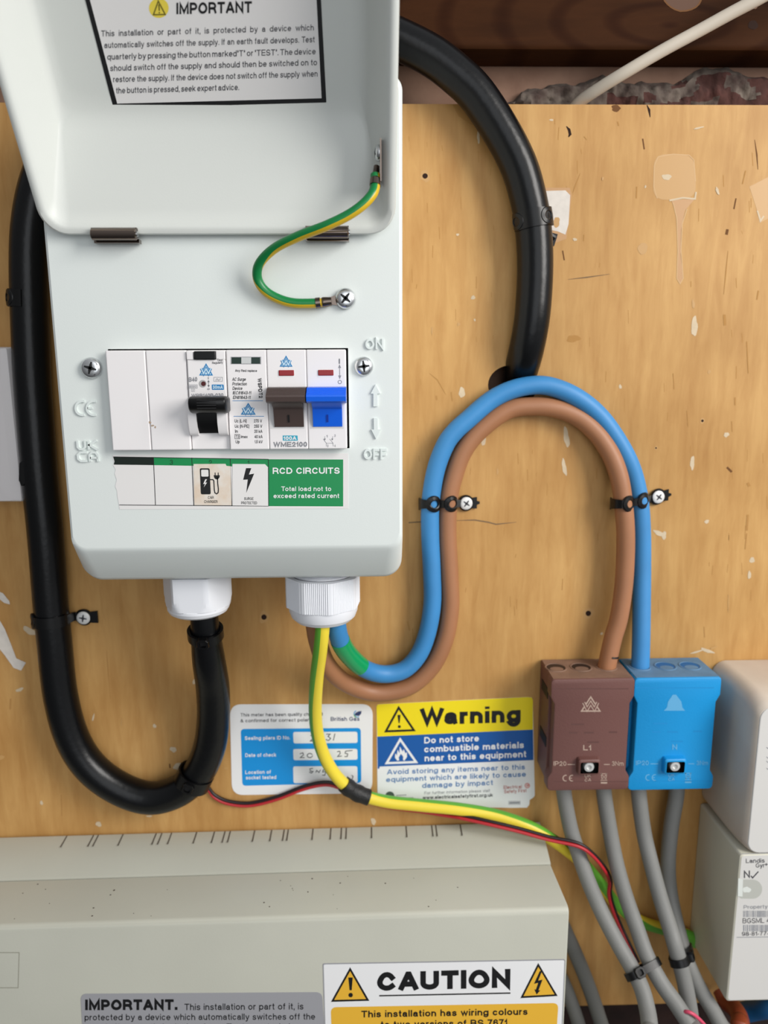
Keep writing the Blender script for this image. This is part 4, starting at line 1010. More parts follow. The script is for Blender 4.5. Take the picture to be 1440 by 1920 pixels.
S.stroke([(394, 899.3), (399.5, 899.3), (401, 901.5), (402, 919), (403, 924), (406.3, 926), (409.2, 923.5), (409.6, 917), (408.3, 906), (407.8, 895)], 2.0, LBLK, .11)
S.poly([(400.8, 891), (412.3, 891)] + arcpx(406.6, 892, 5.6, 0, 180, 8, 6.8), LBLK, .11)
S.stroke([(403.4, 886), (403.6, 891.5)], 1.6, LBLK, .11); S.stroke([(409.2, 886), (409.4, 891.5)], 1.6, LBLK, .11)
S.text('CAR', (390, 935.2), (401, 935.2), 5.2, LBLK, .01); S.text('CHARGER', (383, 943), (408, 943), 5.2, LBLK, .01)
o = S.build('charger_sticker', cl); o['label'] = 'cream sticker with a car charger symbol'
S = Sheet(YF - .3)
S.poly([(435.8, 869.8), (497, 870.3), (502, 875.8), (503, 948.6), (436.4, 948)], LABW, .05, .1)
S.poly([(461.5, 877.7), (471.3, 877.7), (466.8, 889.7), (476.6, 888), (461.8, 924), (464.7, 899), (456, 899.5)], LBLK, .1)
S.text('SURGE', (458, 937.4), (475.4, 937.4), 5.2, LBLK, .01); S.text('PROTECTED', (452.4, 945.4), (482, 945.4), 5.2, LBLK, .01)
o = S.build('surge_sticker', cl); o['label'] = 'white sticker with a lightning bolt'

# ---- lid
LT = math.radians(31.0)
hy, hz = -84.0, Z(400, 442, -84)
tv = Vector((0, -math.sin(LT), math.cos(LT))); tw_ = Vector((0, math.cos(LT), math.sin(LT)))
lx0, lx1 = X(80, 425, hy), X(741, 425, hy)
LL = 150.0
def lp(x, v, w): return Vector((x, hy, hz)) + tv*v + tw_*w
def lring(il, ib, it, w, r, n=7):
    return [lp(p.x, p.z, w) for p in rr(lx0 + il, lx1 - il, ib, LL - it, r, 0, n)]
b = MB()
DP = 21.5
b.loft([lring(15.5, 44, 16, DP + 1.4, 5), lring(12.5, 40, 13, DP + .5, 7), lring(.6, 3.5, .6, 3, 10), lring(0, 0.4, 0, 1.6, 11), lring(.3, .2, .3, .6, 11), lring(1.3, 1.0, 1.3, 0, 10), lring(2.8, 2.6, 2.8, .1, 9), lring(3.9, 3.9, 3.9, .8, 8), lring(4.8, 5.2, 4.8, 2.4, 7),
        lring(6.5, 9.5, 6.5, 5.0, 6), lring(11.2, 36, 11.2, DP - 3.2, 1.6), lring(12.4, 40, 12.4, DP - 1.2, 2.0), lring(14.2, 44, 14.2, DP - .2, 5), lring(17.5, 49, 17.5, DP, 6), lring(18.5, 50, 18.5, DP, 6)], LIDW, True, True)
lid = b.build('lid', cu, 35)
fl = lp(0, 80, DP)
S = Sheet(pt=fl, n=-tw_)
def ext(a, c, row):  # extrapolate an edge line to another image row
    k = (row - a[1])/(c[1] - a[1]); return (a[0] + (c[0] - a[0])*k, row)
tl = ext((213, 203), (160, 0), -52); tr = ext((612, 192), (602, 0), -58)
S.poly([tl, tr, (612, 192), (213, 203)], LBLK, .15, .14)
S.poly([(tl[0] + 11, -44), (tr[0] - 8, -50), (603, 184), (220, 194)], LABW, .19)
S.disc(298, 15, 18.5, mat('sticker_yellow', 'E6D04A', .5), .22)
S.stroke([(297, 2), (310, 27), (288, 27.5)], 2.6, mat('olive_print', '6E6418', .6), .25, close=True); S.stroke([(298, 8), (299, 20)], 2.6, MATS['olive_print'], .25); S.disc(299, 23.6, 1.5, MATS['olive_print'], .25)
S.text('IMPORTANT', (331, 26.5), (472.5, 23.5), 21.5, LBLK, .03, .24)
SQ = .83
for t_, a_, c_ in (('This installation or part of it, is protected by a device which', (190, 68.3), (588.5, 56.8)), ('automatically switches off the supply. If an earth fault develops. Test', (196, 90), (590, 79)),
    ('quarterly by pressing the button marked"T" or "TEST". The device', (201.5, 111.8), (592, 101.5)), ('should switch off the supply and should then be switched on to', (207, 133), (594.5, 122)),
    ('restore the supply. If the device does not switch off the supply when', (212.5, 154), (595.5, 143.3)), ('the button is pressed, seek expert advice.', (218, 175), (448.5, 168.5))):
    S.justify(t_, a_, c_, 11.3, INK, .006, .24, SQ*(.92 if len(t_) > 65 else 1))
o = S.build('warning_sticker', lid)
# lid fixing lug, ring terminal and lead
rx_ = lx1 - 8.0
b = MB(); c = lp(lx1 - 9.4, 40, 9)
pt_ = PL(704, 287, lp(lx1 - 8.5, 0, 0), Vector((1, 0, 0)))
def lug(px, py): return PL(px, py, lp(lx1 - 8.2, 0, 0), Vector((1, 0, 0)))
q0 = P(712, 287, -97)
b.box(q0.x, q0.x + .6, q0.y - 5, q0.y + 6, P(712, 345, -97).z, P(712, 266, -97).z, DSTEEL)
screw(b, q0, 3.2, (-1, -.15, 0), STEEL, BLACKM, .2, .62)
b.build('earth_stud', lid)
lead = [(704, 328, -99), (703, 350, -101), (697, 366, -103), (678, 386, -104), (650, 405, -103.5), (610, 424, -102), (560, 443, -98), (516, 465, -93), (488, 492, -88.5), (482, 517, -85.5), (492, 540, -84), (515, 557, -83.2), (550, 568, -83), (600, 568.5, -83)]
ldir = [(-1, -.3, .4), (-1, -.3, .5), (-.8, -.2, .8), (-.5, -.2, 1), (-.4, -.2, 1), (-.4, -.2, 1), (-.4, -.3, 1), (-.5, -.5, .9), (-.3, -.9, .3), (.5, -.8, .2), (.7, -.3, .7), (.4, -.2, 1), (.1, -.2, 1), (0, -.2, 1)]
b = MB(); b.stripe(path(lead, 8), 2.05, spline(ldir, 8), LGRN, LYEL, 90, 24)
el = b.build('earth_lead', cu)
b = MB()
p0, p1 = P(592, 568.5, -83), P(623, 565, -83)
b.tube([p0, p0.lerp(p1, .28)], [2.35, 2.35], DSTEEL, 16); b.tube([p0.lerp(p1, .4), p0.lerp(p1, .5), p0.lerp(p1, .95)], [2.2, 2.3, 1.9], DSTEEL, 16)
b.tube([p0.lerp(p1, .2), p0.lerp(p1, .5)], [1.9, 1.9], LYEL, 12)
b.prism([P(620, 557, -80.2), P(650, 548, -80.2), P(650, 575, -80.2), P(620, 571, -80.2)], Vector((0, -.8, 0)), DSTEEL)
b.build('ring_terminal', el)
b = MB()
a0, a1 = P(703, 348, -101), P(706, 312, -98)
b.tube([a0, a0.lerp(a1, .3), a0.lerp(a1, .42), a0.lerp(a1, 1)], [2.3, 2.3, 1.6, 1.2], DSTEEL, 14); b.build('crimp_terminal', el)
b = MB(); screw(b, P(648, 560, -80.8), 4.5, (0, -1, 0), STEEL, BLACKM, .1, .6, True); b.build('cover_screw', cu)
# hinges
for x0, x1, r_ in ((173, 258, 439), (573, 654, 435.5)):
    b = MB(); xa, xb = X(x0, r_, -86), X(x1, r_, -86); c = P((x0 + x1)/2, r_, -87); q = []
    prof = [(2.5*math.cos(math.radians(a)), 2.5*math.sin(math.radians(a))) for a in range(0, 360, 15)]
    b.loft([[Vector((x, c.y + u*k, c.z + v*k)) for u, v in prof] for x, k in ((xa, .8), (xa + .4, 1), (xb - .4, 1), (xb, .8))], DSTEEL, True, True)
    b.box(xa, xb, -84.5, -81.0, c.z - 3.2, c.z - 1.6, DSTEEL); b.box(xa, xb, -87.2, -84, c.z + 1.6, c.z + 2.6, DSTEEL)
    b.tube([Vector((xb - .2, c.y, c.z)), Vector((xb + .5, c.y, c.z))], 1.2, STEEL, 12)
    b.build('hinge', cu)

# ---- glands
def gland(px0, px1, rt0, rn, rd, knurl, name):
    yc = -44.0
    c = P((px0 + px1)/2, 1120, yc); rad = (X(px1, 1115, yc) - X(px0, 1115, yc))/2
    z1 = bzb; zn = Z(c.x, rn, yc) if False else P((px0 + px1)/2, rn, yc - rad*.8).z; zd = P((px0 + px1)/2, rd, yc - rad*.55).z
    b = MB()
    b.lathe((c.x, yc, z1 + .5), (0, 0, -1), [(rad*.82, 0), (rad*.82, 4)], GLANDW, 40, False, False)
    if knurl:
        for k in range(2): b.lathe((c.x, yc, z1 - .6 - k*1.2), (0, 0, -1), [(rad*.86, 0), (rad*.9, .4), (rad*.86, .8)], GLANDW, 40, False, False)
    zt0 = z1 - rt0; H = zt0 - zn; Hd = zt0 - zd
    nseg = 240 if knurl else 72
    def rf(q, r, h):
        if h <= H + .01 and r > rad*.93:
            if knurl:
                hexr = rad*.985/max(.93, math.cos(((q + .26) % (math.pi/4)) - math.pi/8))*.96
                return min(hexr*(1 + (.006 if round(q/(2*math.pi)*240) % 2 else -.010)), rad*(1.0 - max(0, (h - H*.8)/H)*.0))
            ph = ((q + .24) % (math.pi/3)) - math.pi/6
            return min(rad*.90/math.cos(ph), rad*(1.02 - .22*max(0, (h - H*.72)/H)))
        return r
    prof = [(rad*.84, 0), (rad*.96, .3), (rad*1.0, .8)] + [(rad, H*t) for t in (.3, .5, .7, .8, .88, .94, 1.0)] + [(rad*.92, H + .3), (rad*.92, H + (Hd - H)*.3), (rad*.86, H + (Hd - H)*.65), (rad*.74, H + (Hd - H)*.9), (rad*.58, Hd), (rad*.5, Hd - .2), (rad*.46, Hd - 3)]
    b.lathe((c.x, yc, zt0), (0, 0, -1), prof, GLANDW, nseg, False, True, rf)
    return b.build(name, cu, 22)
gland(309, 434, 1.5, 1148, 1161, False, 'cable_gland')
gland(536, 676, 3.6, 1150, 1176, True, 'cable_gland')

# ================================================================== GREY FUSE BOX BELOW
fb = empty('fuse_box', P(500, 1800, 0), 'large dusty grey plastic fuse box along the bottom edge', 'fuse box')
fx1 = X(1067, 1722, -72); fx0 = -330.0
pz = [Z(500, 1551, 0), Z(500, 1634, -31), Z(500, 1722, -72)]
print('fuse', fx1, X(1018, 1560, 0), X(1035, 1628, -31), pz)
zbot = -480
tilt = lambda x: (x - 0)*0.010
def fbring(x, pf): return [Vector((x, y, z + tilt(x))) for y, z in pf]
b = MB()
pf = [(-1, zbot), (-1, pz[0] - .8), (-2, pz[0]), (-10, pz[0] - .6), (-30.2, pz[1] + .8), (-31.2, pz[1] - .1), (-31.2, zbot)]
b.loft([fbring(x, pf) for x in (fx0, fx1 - .6, fx1)], GREYB, True, True)
g = Vector((0, 0, 0))
for s_ in (160, 226, 238, 299, 381, 395, 419, 481, 525, 551, 564, 624, 666, 697, 707, 768, 812, 838, 850, 912, 997, 1060, 1070, 1130):
    px = s_/1.309; x = X(px, 1558, -4)
    w = .35
    b.add([Vector((x - w, -2.2, pz[0] + .12 + tilt(x))), Vector((x + w, -2.2, pz[0] + .12 + tilt(x))), Vector((x + w, -12.5, pz[0] - .55 + tilt(x))), Vector((x - w, -12.5, pz[0] - .55 + tilt(x)))], [[0, 1, 2, 3]], SLOT)
rnd = random.Random(11)
for i in range(26):       # specks of dirt and paint on the top
    x = rnd.uniform(-200, 60); y = rnd.uniform(-28, -4); z = pz[0] + (pz[1] - pz[0])*(-y/31) + tilt(x) + .35; r_ = rnd.uniform(.2, .6)
    b.lathe((x, y, z), (0, 0, 1), [(r_, 0), (r_*.7, .15)], SLOT if i % 3 else PAINT, 8)
b.build('back_box', fb)
b = MB()
pf = [(-31.6, zbot), (-31.6, pz[1] - .6), (-32.2, pz[1] - .1), (-33, pz[1] - .15), (-69, pz[2] + .4), (-70.8, pz[2] - .2), (-71.8, pz[2] - 1.3), (-72, pz[2] - 3), (-72, zbot)]
b.loft([fbring(x, pf) for x in (fx0, fx1 - 1.2)] + [[v + Vector((0, (.5 if v.y < -40 else 0), -.4)) for v in fbring(fx1 - .2, pf)]] + [[v + Vector((0, 1.4 if v.y < -40 else 0, -1.2)) for v in fbring(fx1 + .2, pf)]], GREYB, True, True)
for i in range(30):
    x = rnd.uniform(-200, 60); t = rnd.uniform(.05, .95); y = -33 - 36*t; z = pz[1] - .15 + (pz[2] + .4 - pz[1] + .15)*t + tilt(x); r_ = rnd.uniform(.2, .55)
    b.lathe((x, y, z), (0, 0, 1), [(r_, 0), (r_*.7, .15)], SLOT, 8)
S = Sheet(-72, mb=b)
S.stroke([(-20, 1786), (36, 1786), (34, 1852), (-20, 1852)], 1.6, mat('moulding_line', '9A988A', .6), .05)
S.b.build('front_cover', fb) if False else b.build('front_cover', fb)
# labels on the cover
S = Sheet(-72)
S.rrect((151, 1863), (604, 1860), (612, 1990), (158, 1990), 12, MGREY, .15, .14)
S.text('IMPORTANT.', (160, 1893.5), (333, 1893), 20, LBLK, .045, .2)
for t_, a_, c_, k in (('This installation or part of it, is', (346, 1893.5), (569, 1892), 12), ('protected by a device which automatically switches off the', (159, 1912.5), (591, 1911), 11.5), ('supply if an earth fault develops. Test quarterly by', (160, 1931), (560, 1930), 11.5)):
    S.text(t_, a_, c_, k, LBLK, .006, .2)
o = S.build('important_label', fb); o['label'] = 'grey printed IMPORTANT label'
S = Sheet(-72)
S.rrect((605, 1806), (1060, 1798), (1052, 1990), (610, 1990), 4, MGREY, .12, .11); S.rrect((607, 1808), (1058, 1800), (1050, 1988), (612, 1988), 3, LABW2, .16)
for ap, l_, r_ in (((656.5, 1813), (620.5, 1878), (692.5, 1876)), ((1009, 1805), (975.5, 1871), (1045.5, 1867))):
    S.poly([ap, r_, l_], LBLK, .2)
    cx_, cy_ = (ap[0] + l_[0] + r_[0])/3, (ap[1] + l_[1] + r_[1])/3
    S.poly([(cx_ + (p[0] - cx_)*.83, cy_ + (p[1] - cy_)*.83) for p in (ap, r_, l_)], AMB, .24)
S.poly([(653, 1832), (661.5, 1832), (659.5, 1856), (655.5, 1856)], LBLK, .28); S.disc(657.5, 1865, 4.2, LBLK, .28)
S.poly([(1012, 1820), (1001, 1844), (1009, 1842), (1004.5, 1855), (1001.5, 1854), (1006, 1864), (1013, 1856), (1009.5, 1856), (1017, 1836), (1009, 1838), (1016, 1820)], LBLK, .28)
S.text('CAUTION', (707, 1857.5), (957, 1851), 35, LBLK, .05, .2); S.stroke([(711, 1866.5), (957, 1861.5)], 2.6, LBLK, .2)
S.rrect((620, 1888), (1047, 1880), (1040, 1985), (624, 1988), 11, AMB, .2)
S.text('This installation has wiring colours', (677.5, 1907), (989, 1902), 12.5, LBLK, .022, .25)
S.text('to two versions of BS 7671', (714, 1926.5), (951, 1922.5), 12.5, LBLK, .022, .25)
o = S.build('caution_label', fb); o['label'] = 'white and amber CAUTION label'

# ================================================================== TERMINAL BLOCKS
def block(px0, px1, rt_, rb_, body, top, ink, name, label, holes, tail_px, L1, pale):
    yf, yb = -30.0, -1.0
    x0 = X(px0, (rt_ + rb_)/2, yf); x1 = X(px1, (rt_ + rb_)/2, yf); z1 = Z((px0 + px1)/2, rt_, yf); z0 = Z((px0 + px1)/2, rb_, yf)
    t = empty(name, ((x0 + x1)/2, yb, z0), label, 'terminal block', 'terminal blocks beside the meter')
    b = MB()
    w = 2.2
    def outline(i, z_in=0):   # waisted front outline
        a = [(x1 - i, z1 - z_in), ]
        return a
    def ring(y, i):
        zA, zB, zC, zD = z1 - 10.5, z1 - 15, z0 + 12, z0 + 8
        k = w
        pts = []
        def c(cx, cz, r, a0): return [(cx + r*math.cos(math.radians(a0 + 90*q/4)), cz + r*math.sin(math.radians(a0 + 90*q/4))) for q in range(5)]
        r = 2.2
        pts += c(x1 - i - r, z1 - i - r, r, 0) + c(x0 + i + r, z1 - i - r, r, 90)
        pts += [(x0 + i, zA), (x0 + i + k*.3, (zA*2 + zB)/3), (x0 + i + k, zB), (x0 + i + k, zC), (x0 + i + k*.3, (zD*2 + zC)/3), (x0 + i, zD)]
        pts += c(x0 + i + r, z0 + i + r, r, 180) + c(x1 - i - r, z0 + i + r, r, 270)
        pts += [(x1 - i, zD), (x1 - i - k*.3, (zD*2 + zC)/3), (x1 - i - k, zC), (x1 - i - k, zB), (x1 - i - k*.3, (zA*2 + zB)/3), (x1 - i, zA)]
        return [Vector((a, y, z)) for a, z in pts]
    b.loft([ring(-22, 0), ring(-29, 0), ring(-29.7, .25), ring(yf, .9)], body, True, True)
    # rear body, a little inside the front cover; top dusty
    b.rbox(x0 + .8, x1 - .8, z0 + 2.0, z1 - .05, yb, -22.5, 1.0, body, .3, 3)
    o = 0
    b.box(x0 + 1.2, x1 - 1.2, -29.0, yb - .3, z1 - 1, z1 + .06, top)
    for hpx in holes:
        c = P(hpx, rt_ - 16.5, -13.5); r_ = 5.4
        b.lathe((c.x, -13.5, z1 + .02), (0, 0, 1), [(r_ + 1.0, 0), (r_ + .8, .35), (r_ + .2, .35), (r_, .1)], top, 28, False, False)
        if hpx == tail_px: continue
        b.add([Vector((c.x + r_*math.cos(q), -13.5 + r_*math.sin(q), z1 + .12)) for q in (2*math.pi*i/28 for i in range(28))], [list(range(28))], mat('block_well_' + ('brown' if L1 else 'blue'), '241613' if L1 else '04609F', .6))
        b.add([Vector((c.x + r_*.72*math.cos(q), -15.6 + r_*.55*math.sin(q), z1 + .17)) for q in (2*math.pi*i/28 for i in range(28))], [list(range(28))], top)
    for k in (0, 1):      # grip slots on the left flank
        za = z1 - 8 - k*30
        b.box(x0 + .4, x0 + 1.2, -21, -6, za - 8, za - 2, BLACKM if L1 else body)
    S = Sheet(yf, mb=b)
    u = lambda fx, fz: (px0 + (px1 - px0)*fx, rt_ + (rb_ - rt_)*fz)
    # logo, print
    a = u(.5, .15)
    if L1: S.logo(a[0], a[1], 40, 30, ink, body, .06, False, 2.0)
    else:
        S.poly([(a[0] - 3, a[1]), (a[0] + 3, a[1]), (a[0] + 13, a[1] + 13), (a[0] + 15, a[1] + 24), (a[0] + 20, a[1] + 30), (a[0] - 20, a[1] + 30), (a[0] - 14, a[1] + 24), (a[0] - 12, a[1] + 13)], ink, .06)
    tx = 'L1' if L1 else 'N'
    a = u(.46 if L1 else .5, .64); S.text(tx, (a[0] - (8 if L1 else 4), a[1]), (a[0] + (7 if L1 else 5), a[1]), 10, ink, .02)
    a = u(.05, .778); S.text('IP20', (a[0], a[1]), (a[0] + 24, a[1]), 8.5, ink, .01)
    a = u(.755, .778); S.text('3Nm', (a[0], a[1]), (a[0] + 22, a[1]), 8.5, ink, .01)
    S.stroke([u(.22, .767), u(.31, .767)], 1.6, ink); S.stroke([u(.66, .767), u(.73, .767)], 1.6, ink)
    a = u(.2, .89)
    S.stroke(arcpx(a[0], a[1], 5.5, -75, -285, 9), 1.9, ink); S.stroke(arcpx(a[0] + 12, a[1], 5.5, -75, -285, 9), 1.9, ink); S.stroke([(a[0] + 7.5, a[1]), (a[0] + 11.5, a[1])], 1.6, ink)
    a = u(.44, .885)
    S.text('UK', (a[0] - 2, a[1]), (a[0] + 10, a[1] - 1), 6, ink, .015); S.text('CA', (a[0] - 2, a[1] + 7.5), (a[0] + 10, a[1] + 6.5), 6, ink, .015)
    a = u(.66, .86)
    S.stroke([(a[0] - 5, a[1] - 2), (a[0] + 5, a[1] - 2), (a[0] + 3.5, a[1] + 10), (a[0] - 3.5, a[1] + 10)], 1.3, ink, close=True); S.stroke([(a[0] - 6, a[1] - 3), (a[0] + 6, a[1] + 11)], 1.2, ink); S.stroke([(a[0] + 6, a[1] - 3), (a[0] - 6, a[1] + 11)], 1.2, ink); S.rect(a[0] - 6, a[0] + 6, a[1] + 13, a[1] + 16.5, ink)
    for (fx, fz, l_) in ((.26, .40, .16), (.24, .475, .1), (.42, .475, .12), (.72, .47, .1), (.46, .56, .14)):
        S.rect(*(u(fx, 0)[0], u(fx + l_, 0)[0]), u(0, fz)[1], u(0, fz + .014)[1], pale)
    S.rect(*(u(.04, 0)[0], u(.96, 0)[0]), u(0, .085)[1], u(0, .092)[1], pale)
    S.rect(*(u(.05, 0)[0], u(.95, 0)[0]), u(0, .918)[1], u(0, .924)[1], pale)
    b.build('body', t, 30)
    # screw turret
    b = MB(); c = P(*u(.475 if L1 else .5, .785), -32)
    R1 = lambda i, y: rr(c.x - 6.2 + i, c.x + 6.2 - i, c.z - 4.4 + i, c.z + 4.9 - i, 1.4, y, 4)
    b.loft([R1(-.5, yf + .5), R1(0, yf - 3.2), R1(.7, yf - 3.8), R1(1.6, yf - 3.8)], body, False, False)
    R2 = lambda y: rr(c.x - 5.2, c.x + 5.2, c.z - 3.4, c.z + 3.4, .8, y, 4)
    b.loft([R1(1.6, yf - 3.8), R2(yf - 3.8)], body); b.loft([R2(yf - 3.8), R2(yf - .6)], BLACKM, False, True)
    tb = b.build('screw_turret', t)
    b = MB(); b.lathe((c.x, yf - .5, c.z), (0, -1, 0), [(3.0, 0), (3.0, 2.2), (2.7, 2.7), (1.5, 2.8), (1.4, 1.6)], mat('bright_zinc2', 'E2E2E0', .35, .5), 24)
    b.build('terminal_screw', tb)
    return t
block(1030, 1185, 1273, 1482, BRNB, BRNT, PBLOCK, 'terminal_block', 'dusty brown terminal block marked L1', (1042, 1089, 1136), 1136, True, mat('moulded_brown', '5E3D38', .6))
block(1184, 1345, 1271, 1481, BLUB, BLUT, PBLUE, 'terminal_block', 'bright blue terminal block beside the meter', (1199, 1247, 1293), 1199, False, mat('moulded_blue', '0689CB', .6))

# ================================================================== STICKERS ON THE BOARD
S = Sheet(0)
S.rrect((431, 1320.5), (699, 1320), (698, 1487), (435, 1490.5), 22, LABW2, .2, .19, 7)
S.rrect((451.5, 1366.5), (676.5, 1364.5), (677.5, 1467.5), (454.5, 1473), 7, PBLU, .25)
for y0, y1, k in ((1372, 1393.5, 0), (1404, 1425, .6), (1436.5, 1468, 1)): S.rrect((549.6, y0), (670, y0 - .5), (670.5, y1 - 1), (550.5, y1), 4, LABW2, .3)
S.text('This meter has been quality checked', (451, 1343), (605, 1341.5), 6.2, INK, .006, .3); S.text('& confirmed for correct polarity', (451, 1354), (590, 1352), 6.2, INK, .006, .3)
S.text('British Gas', (620, 1351.5), (674, 1351), 7.6, NAVY, .012, .3)
S.poly([(664, 1341), (667, 1336), (672, 1333.5), (678, 1332.5), (677, 1338), (673, 1342)], NAVY, .3); S.stroke(arcpx(670, 1338, 6, 60, 250, 10), 1.6, mat('swirl_blue', '3C9BD8', .5), .33); S.stroke(arcpx(670, 1339, 6, 100, 180, 6), 1.4, EGRN, .36)
S.text('Sealing pliers ID No.', (459, 1387), (544, 1386), 7, LABW2, .02, .3); S.text('Date of check', (460, 1419), (518, 1418), 7, LABW2, .02, .3); S.text('Location of', (460, 1451), (508, 1450), 7, LABW2, .02, .3); S.text('socket tested', (461, 1461), (518, 1460), 7, LABW2, .02, .3)
for pts in ([(582, 1379), (588, 1377), (589, 1382), (582, 1389), (590, 1389)], [(612, 1376), (619, 1376), (615, 1380), (620, 1384), (616, 1388), (611, 1386)], [(628, 1375), (625, 1388)],
            [(562, 1413), (568, 1411), (569, 1415), (563, 1420), (571, 1420)], arcpx(581, 1416, 5, 0, 340, 10, 4), [(632, 1409), (637, 1408), (638, 1412), (633, 1418), (641, 1417)], [(655, 1407), (648, 1408), (647, 1412), (652, 1413), (651, 1418), (646, 1418)], [(652, 1407.5), (661, 1406.5)],
            [(587, 1440), (581, 1441), (582, 1445), (587, 1446), (584, 1449), (580, 1447)], [(592, 1448), (594, 1444), (598, 1448), (601, 1443)], [(611, 1444), (606, 1443), (605, 1447), (611, 1446), (609, 1453), (604, 1453)], [(652, 1455), (650, 1461)], [(659, 1453), (662, 1455), (659, 1464)]):
    S.stroke(pts, 1.5, INK, .34)
S.text('0000 0000', (443, 1442), (442, 1402), 3.4, mat('faint_print', 'C4C4C8', .6), 0, .26, rot=True) if False else None
tag(S.build('quality_sticker'), 'white rounded sticker with a blue panel and handwritten figures', 'sticker')

S = Sheet(0)
S.poly([(706, 1325), (708, 1320.8), (712, 1320), (990, 1306.6), (997, 1307.5), (999, 1313), (1002.5, 1491), (1000, 1495), (993, 1499.5), (992.5, 1508), (988, 1514), (960, 1514.5), (712, 1509), (708, 1506)], LABW2, .2, .19)
S.poly([(706, 1325), (708, 1320.8), (712, 1320), (990, 1306.6), (997, 1307.5), (999, 1313), (999.2, 1367.6), (707.3, 1380.8)], YEL, .25)
S.poly([(707.3, 1380.8), (999.2, 1367.6), (1000, 1424.8), (712, 1437), (711, 1441), (708.2, 1441)], SBLU, .25)
S.stroke([(747.5, 1326.5), (776, 1368.8), (723.5, 1370.8)], 4, LBLK, .3, close=True)
S.poly([(745.2, 1340), (751, 1340), (749.3, 1355.5), (747.2, 1355.5)], LBLK, .3); S.disc(748.7, 1362, 2.8, LBLK, .3)
S.text('Warning', (786.5, 1359.3), (976, 1353.3), 31, LBLK, .042, .3)
S.text('Do not store', (795.4, 1393.6), (898, 1389.4), 12, LABW2, .024, .3); S.text('combustible materials', (795.4, 1410.2), (982, 1402), 12, LABW2, .024, .3); S.text('near to this equipment', (796, 1427), (986.4, 1419), 12, LABW2, .024, .3)
S.stroke([(750.3, 1386), (780, 1428.4), (725, 1430.4)], 4.2, LABW2, .3, close=True)
S.poly([(745, 1426), (740.5, 1420), (741, 1412), (744, 1416), (745.5, 1405), (749, 1412), (749.5, 1399), (755, 1409), (757, 1404), (760, 1412), (763, 1410), (763, 1419), (758, 1426), (755.5, 1424), (756, 1418), (751.5, 1413), (747.5, 1420), (748.5, 1425)], LABW2, .3)
S.text('Avoid storing any items near to this', (725.4, 1451.8), (984, 1442), 9.6, INKB, .016, .3); S.text('equipment which are likely to cause', (724, 1466), (986, 1455.5), 9.6, INKB, .016, .3); S.text('damage by impact', (791.5, 1477), (924, 1471.3), 9.6, INKB, .016, .3)
S.text('For further information please visit', (795.8, 1489), (918.5, 1484.4), 5.6, MGREY, .006, .3); S.text('www.electricalsafetyfirst.org.uk', (792.5, 1498.3), (924, 1493), 6.4, INK, .02, .3)
S.text('Electrical', (944, 1479), (978, 1477.3), 6.5, INKR, .012, .3); S.text('Safety First', (945, 1487), (987, 1484.6), 6.5, INKR, .012, .3); S.disc(988.5, 1472.5, 5, mat('pale_red', 'D58D86', .5), .3); S.stroke(arcpx(988.5, 1472.5, 2.5, 20, 300, 10), 1, LABW2, .34)
S.rect(953, 976, 1501, 1508.5, mat('faint_grey', 'C3C3C6', .5), .28); S.text('INDEX', (954.5, 1507), (974.5, 1506.5), 5, INKL, .01, .32) if False else S.stroke([(955, 1505), (974, 1504.4)], 2.6, INKL, .32)
S.disc(731, 1492, 8.5, mat('mark_green_grey', '4A5A52', .5), .3); S.stroke([(743, 1491), (762, 1490)], 1.6, MGREY, .3); S.stroke([(743, 1496), (775, 1495)], 1.2, MGREY, .3)
tag(S.build('warning_sign'), 'yellow, blue and white Warning sticker about combustible materials', 'sign')

# ================================================================== METER AND WHITE COVER
mxl = (X(1307, 1490, 0) + 2*X(1392, 1600, -50))/3; YMt = -50.0
mtop = Z(1400, 1237, 0); mse = Z(1392, 1600, YMt); mbt = Z(1374, 1877, YMt)
print('meter', mxl, X(1392, 1600, YMt), X(1372, 1860, YMt), mtop, mse, mbt)
mt = empty('electricity_meter', (mxl + 60, 0, mbt), 'off white electricity meter at the right edge', 'electricity meter')
mx1 = mxl + 125
b = MB()
b.loft([rr(mxl, mx1, mse, mtop, 8, -.5, 6), rr(mxl, mx1, mse, mtop, 8, -30, 6), rr(mxl + .5, mx1, mse, mtop - 1, 8, -40, 6), rr(mxl + 1.5, mx1, mse, mtop - 3.5, 8, -47, 6), rr(mxl + 2.2, mx1, mse, mtop - 5, 8, -49, 6), rr(mxl + 3.4, mx1, mse + .2, mtop - 6.2, 7, YMt, 6)], METT, True, True)
b.build('meter_case', mt)
b = MB(); S = Sheet(YMt, mb=b)
b.rbox(mxl + 3.6, mx1 - 6, mse + .3, mtop - 6.5, YMt + 2, YMt - .6, 7, METW, .6, 6)
S = Sheet(YMt - .6, mb=b)
for k, y in enumerate((1401, 1419, 1427, 1440)): S.stroke([(1437, y), (1440, y + 2.5), (1444, y + 1)], 1.3, INKL)
b.build('front_window', mt)
b = MB()
b.loft([rr(mxl - .2, mx1, mbt, mse - .3, 1.6, -.5, 5), rr(mxl - .2, mx1, mbt, mse - .3, 1.6, -48.5, 5), rr(mxl + .1, mx1, mbt + .3, mse - .5, 1.8, -50, 5), rr(mxl + .9, mx1, mbt + 1.1, mse - 1.2, 2, YMt - .5, 5)], METC, True, False)
q = rr(mxl + .9, mx1, mbt + 1.1, mse - 1.2, 2, YMt - .5, 5); b.add(q, [list(range(len(q)))], METW)
S = Sheet(YMt - .5, mb=b)
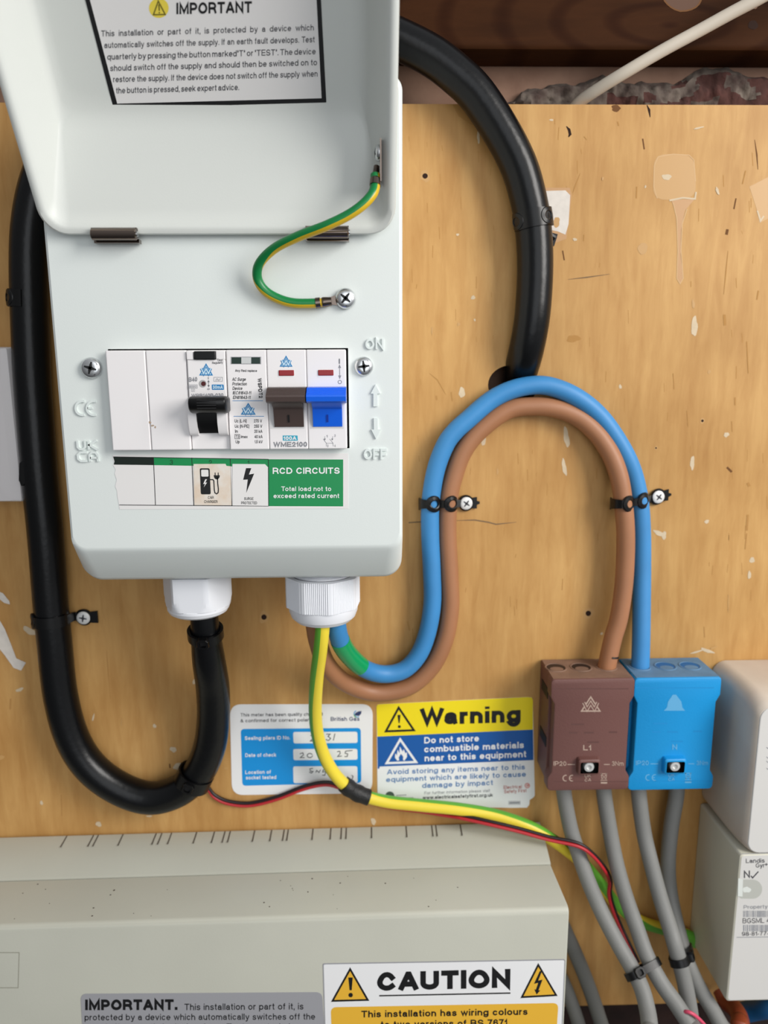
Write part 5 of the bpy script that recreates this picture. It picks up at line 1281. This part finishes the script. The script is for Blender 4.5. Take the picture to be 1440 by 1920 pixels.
S.text('Landis', (1398.5, 1618), (1433.5, 1617), 8, INK, .004); S.text('Gyr', (1417, 1626.5), (1433.5, 1626), 8, INK, .004); S.text('+', (1433.5, 1624), (1440, 1623.5), 8, INK, .004)
S.text('N', (1394.8, 1646), (1406, 1645.5), 13.5, INK, .012); S.stroke([(1408, 1642), (1411, 1646), (1422, 1634)], 2.2, INK)
S.poly([(1384, 1646), (1392, 1649)] + arcpx(1411, 1667, 18, -90, 90, 12) + [(1390, 1684.5), (1383, 1680)], SEAL, .08)
S.poly([(1384, 1646), (1393, 1649), (1392, 1681), (1383, 1680)], mat('seal_tab', 'DCE0DA', .3), .12); S.poly(blob(1400, 1668, 7, 6, 4), mat('seal_tab', 'DCE0DA', .3), .12)
S.text('Property of', (1394.5, 1704), (1453, 1702.5), 7, INKL, .002); S.text('BGSML 4', (1392.5, 1731), (1443, 1730), 9.5, INK, .0); S.text('98-81-77-', (1391, 1754.5), (1441, 1753.5), 7.5, INK, .0)
rnd = random.Random(2)
for y0, y1 in ((1707.5, 1719.5), (1734, 1746)):
    x = 1393.5
    while x < 1446:
        w = rnd.choice((.8, 1.2, 2.0)); S.rect(x, x + w, y0, y1, INKL, .06); x += w + rnd.choice((.8, 1.0, 1.8))
S.stroke([(1381, 1757.5), (1450, 1756.5)], 1.2, INKL); S.stroke([(1392, 1601), (1450, 1599)], 1.0, MGREY)
b.build('terminal_cover', mt)

b = MB()
wx1 = X(46, 930, -15); wz0 = Z(20, 943, -15); wz1 = Z(10, 650, -15)
b.loft([rr(wx1 - 90, wx1, wz0, wz1, 1, -.3, 4), rr(wx1 - 90, wx1, wz0, wz1, 1, -9, 4), rr(wx1 - 82, wx1 - 2.5, wz0 + .6, wz1 - .6, 1.2, -13.5, 4), rr(wx1 - 78, wx1 - 6.5, wz0 + 1.2, wz1 - 1.2, 1.5, -15, 4)], mat('switch_plate_white', 'E2DDDC', .4), True, True)
tag(b.build('white_cover'), 'plain white plastic cover at the left edge behind the black cable', 'cover')
for o in list(bpy.data.objects):
    if o.type == 'EMPTY' and not o.children: print('empty without parts', o.name)
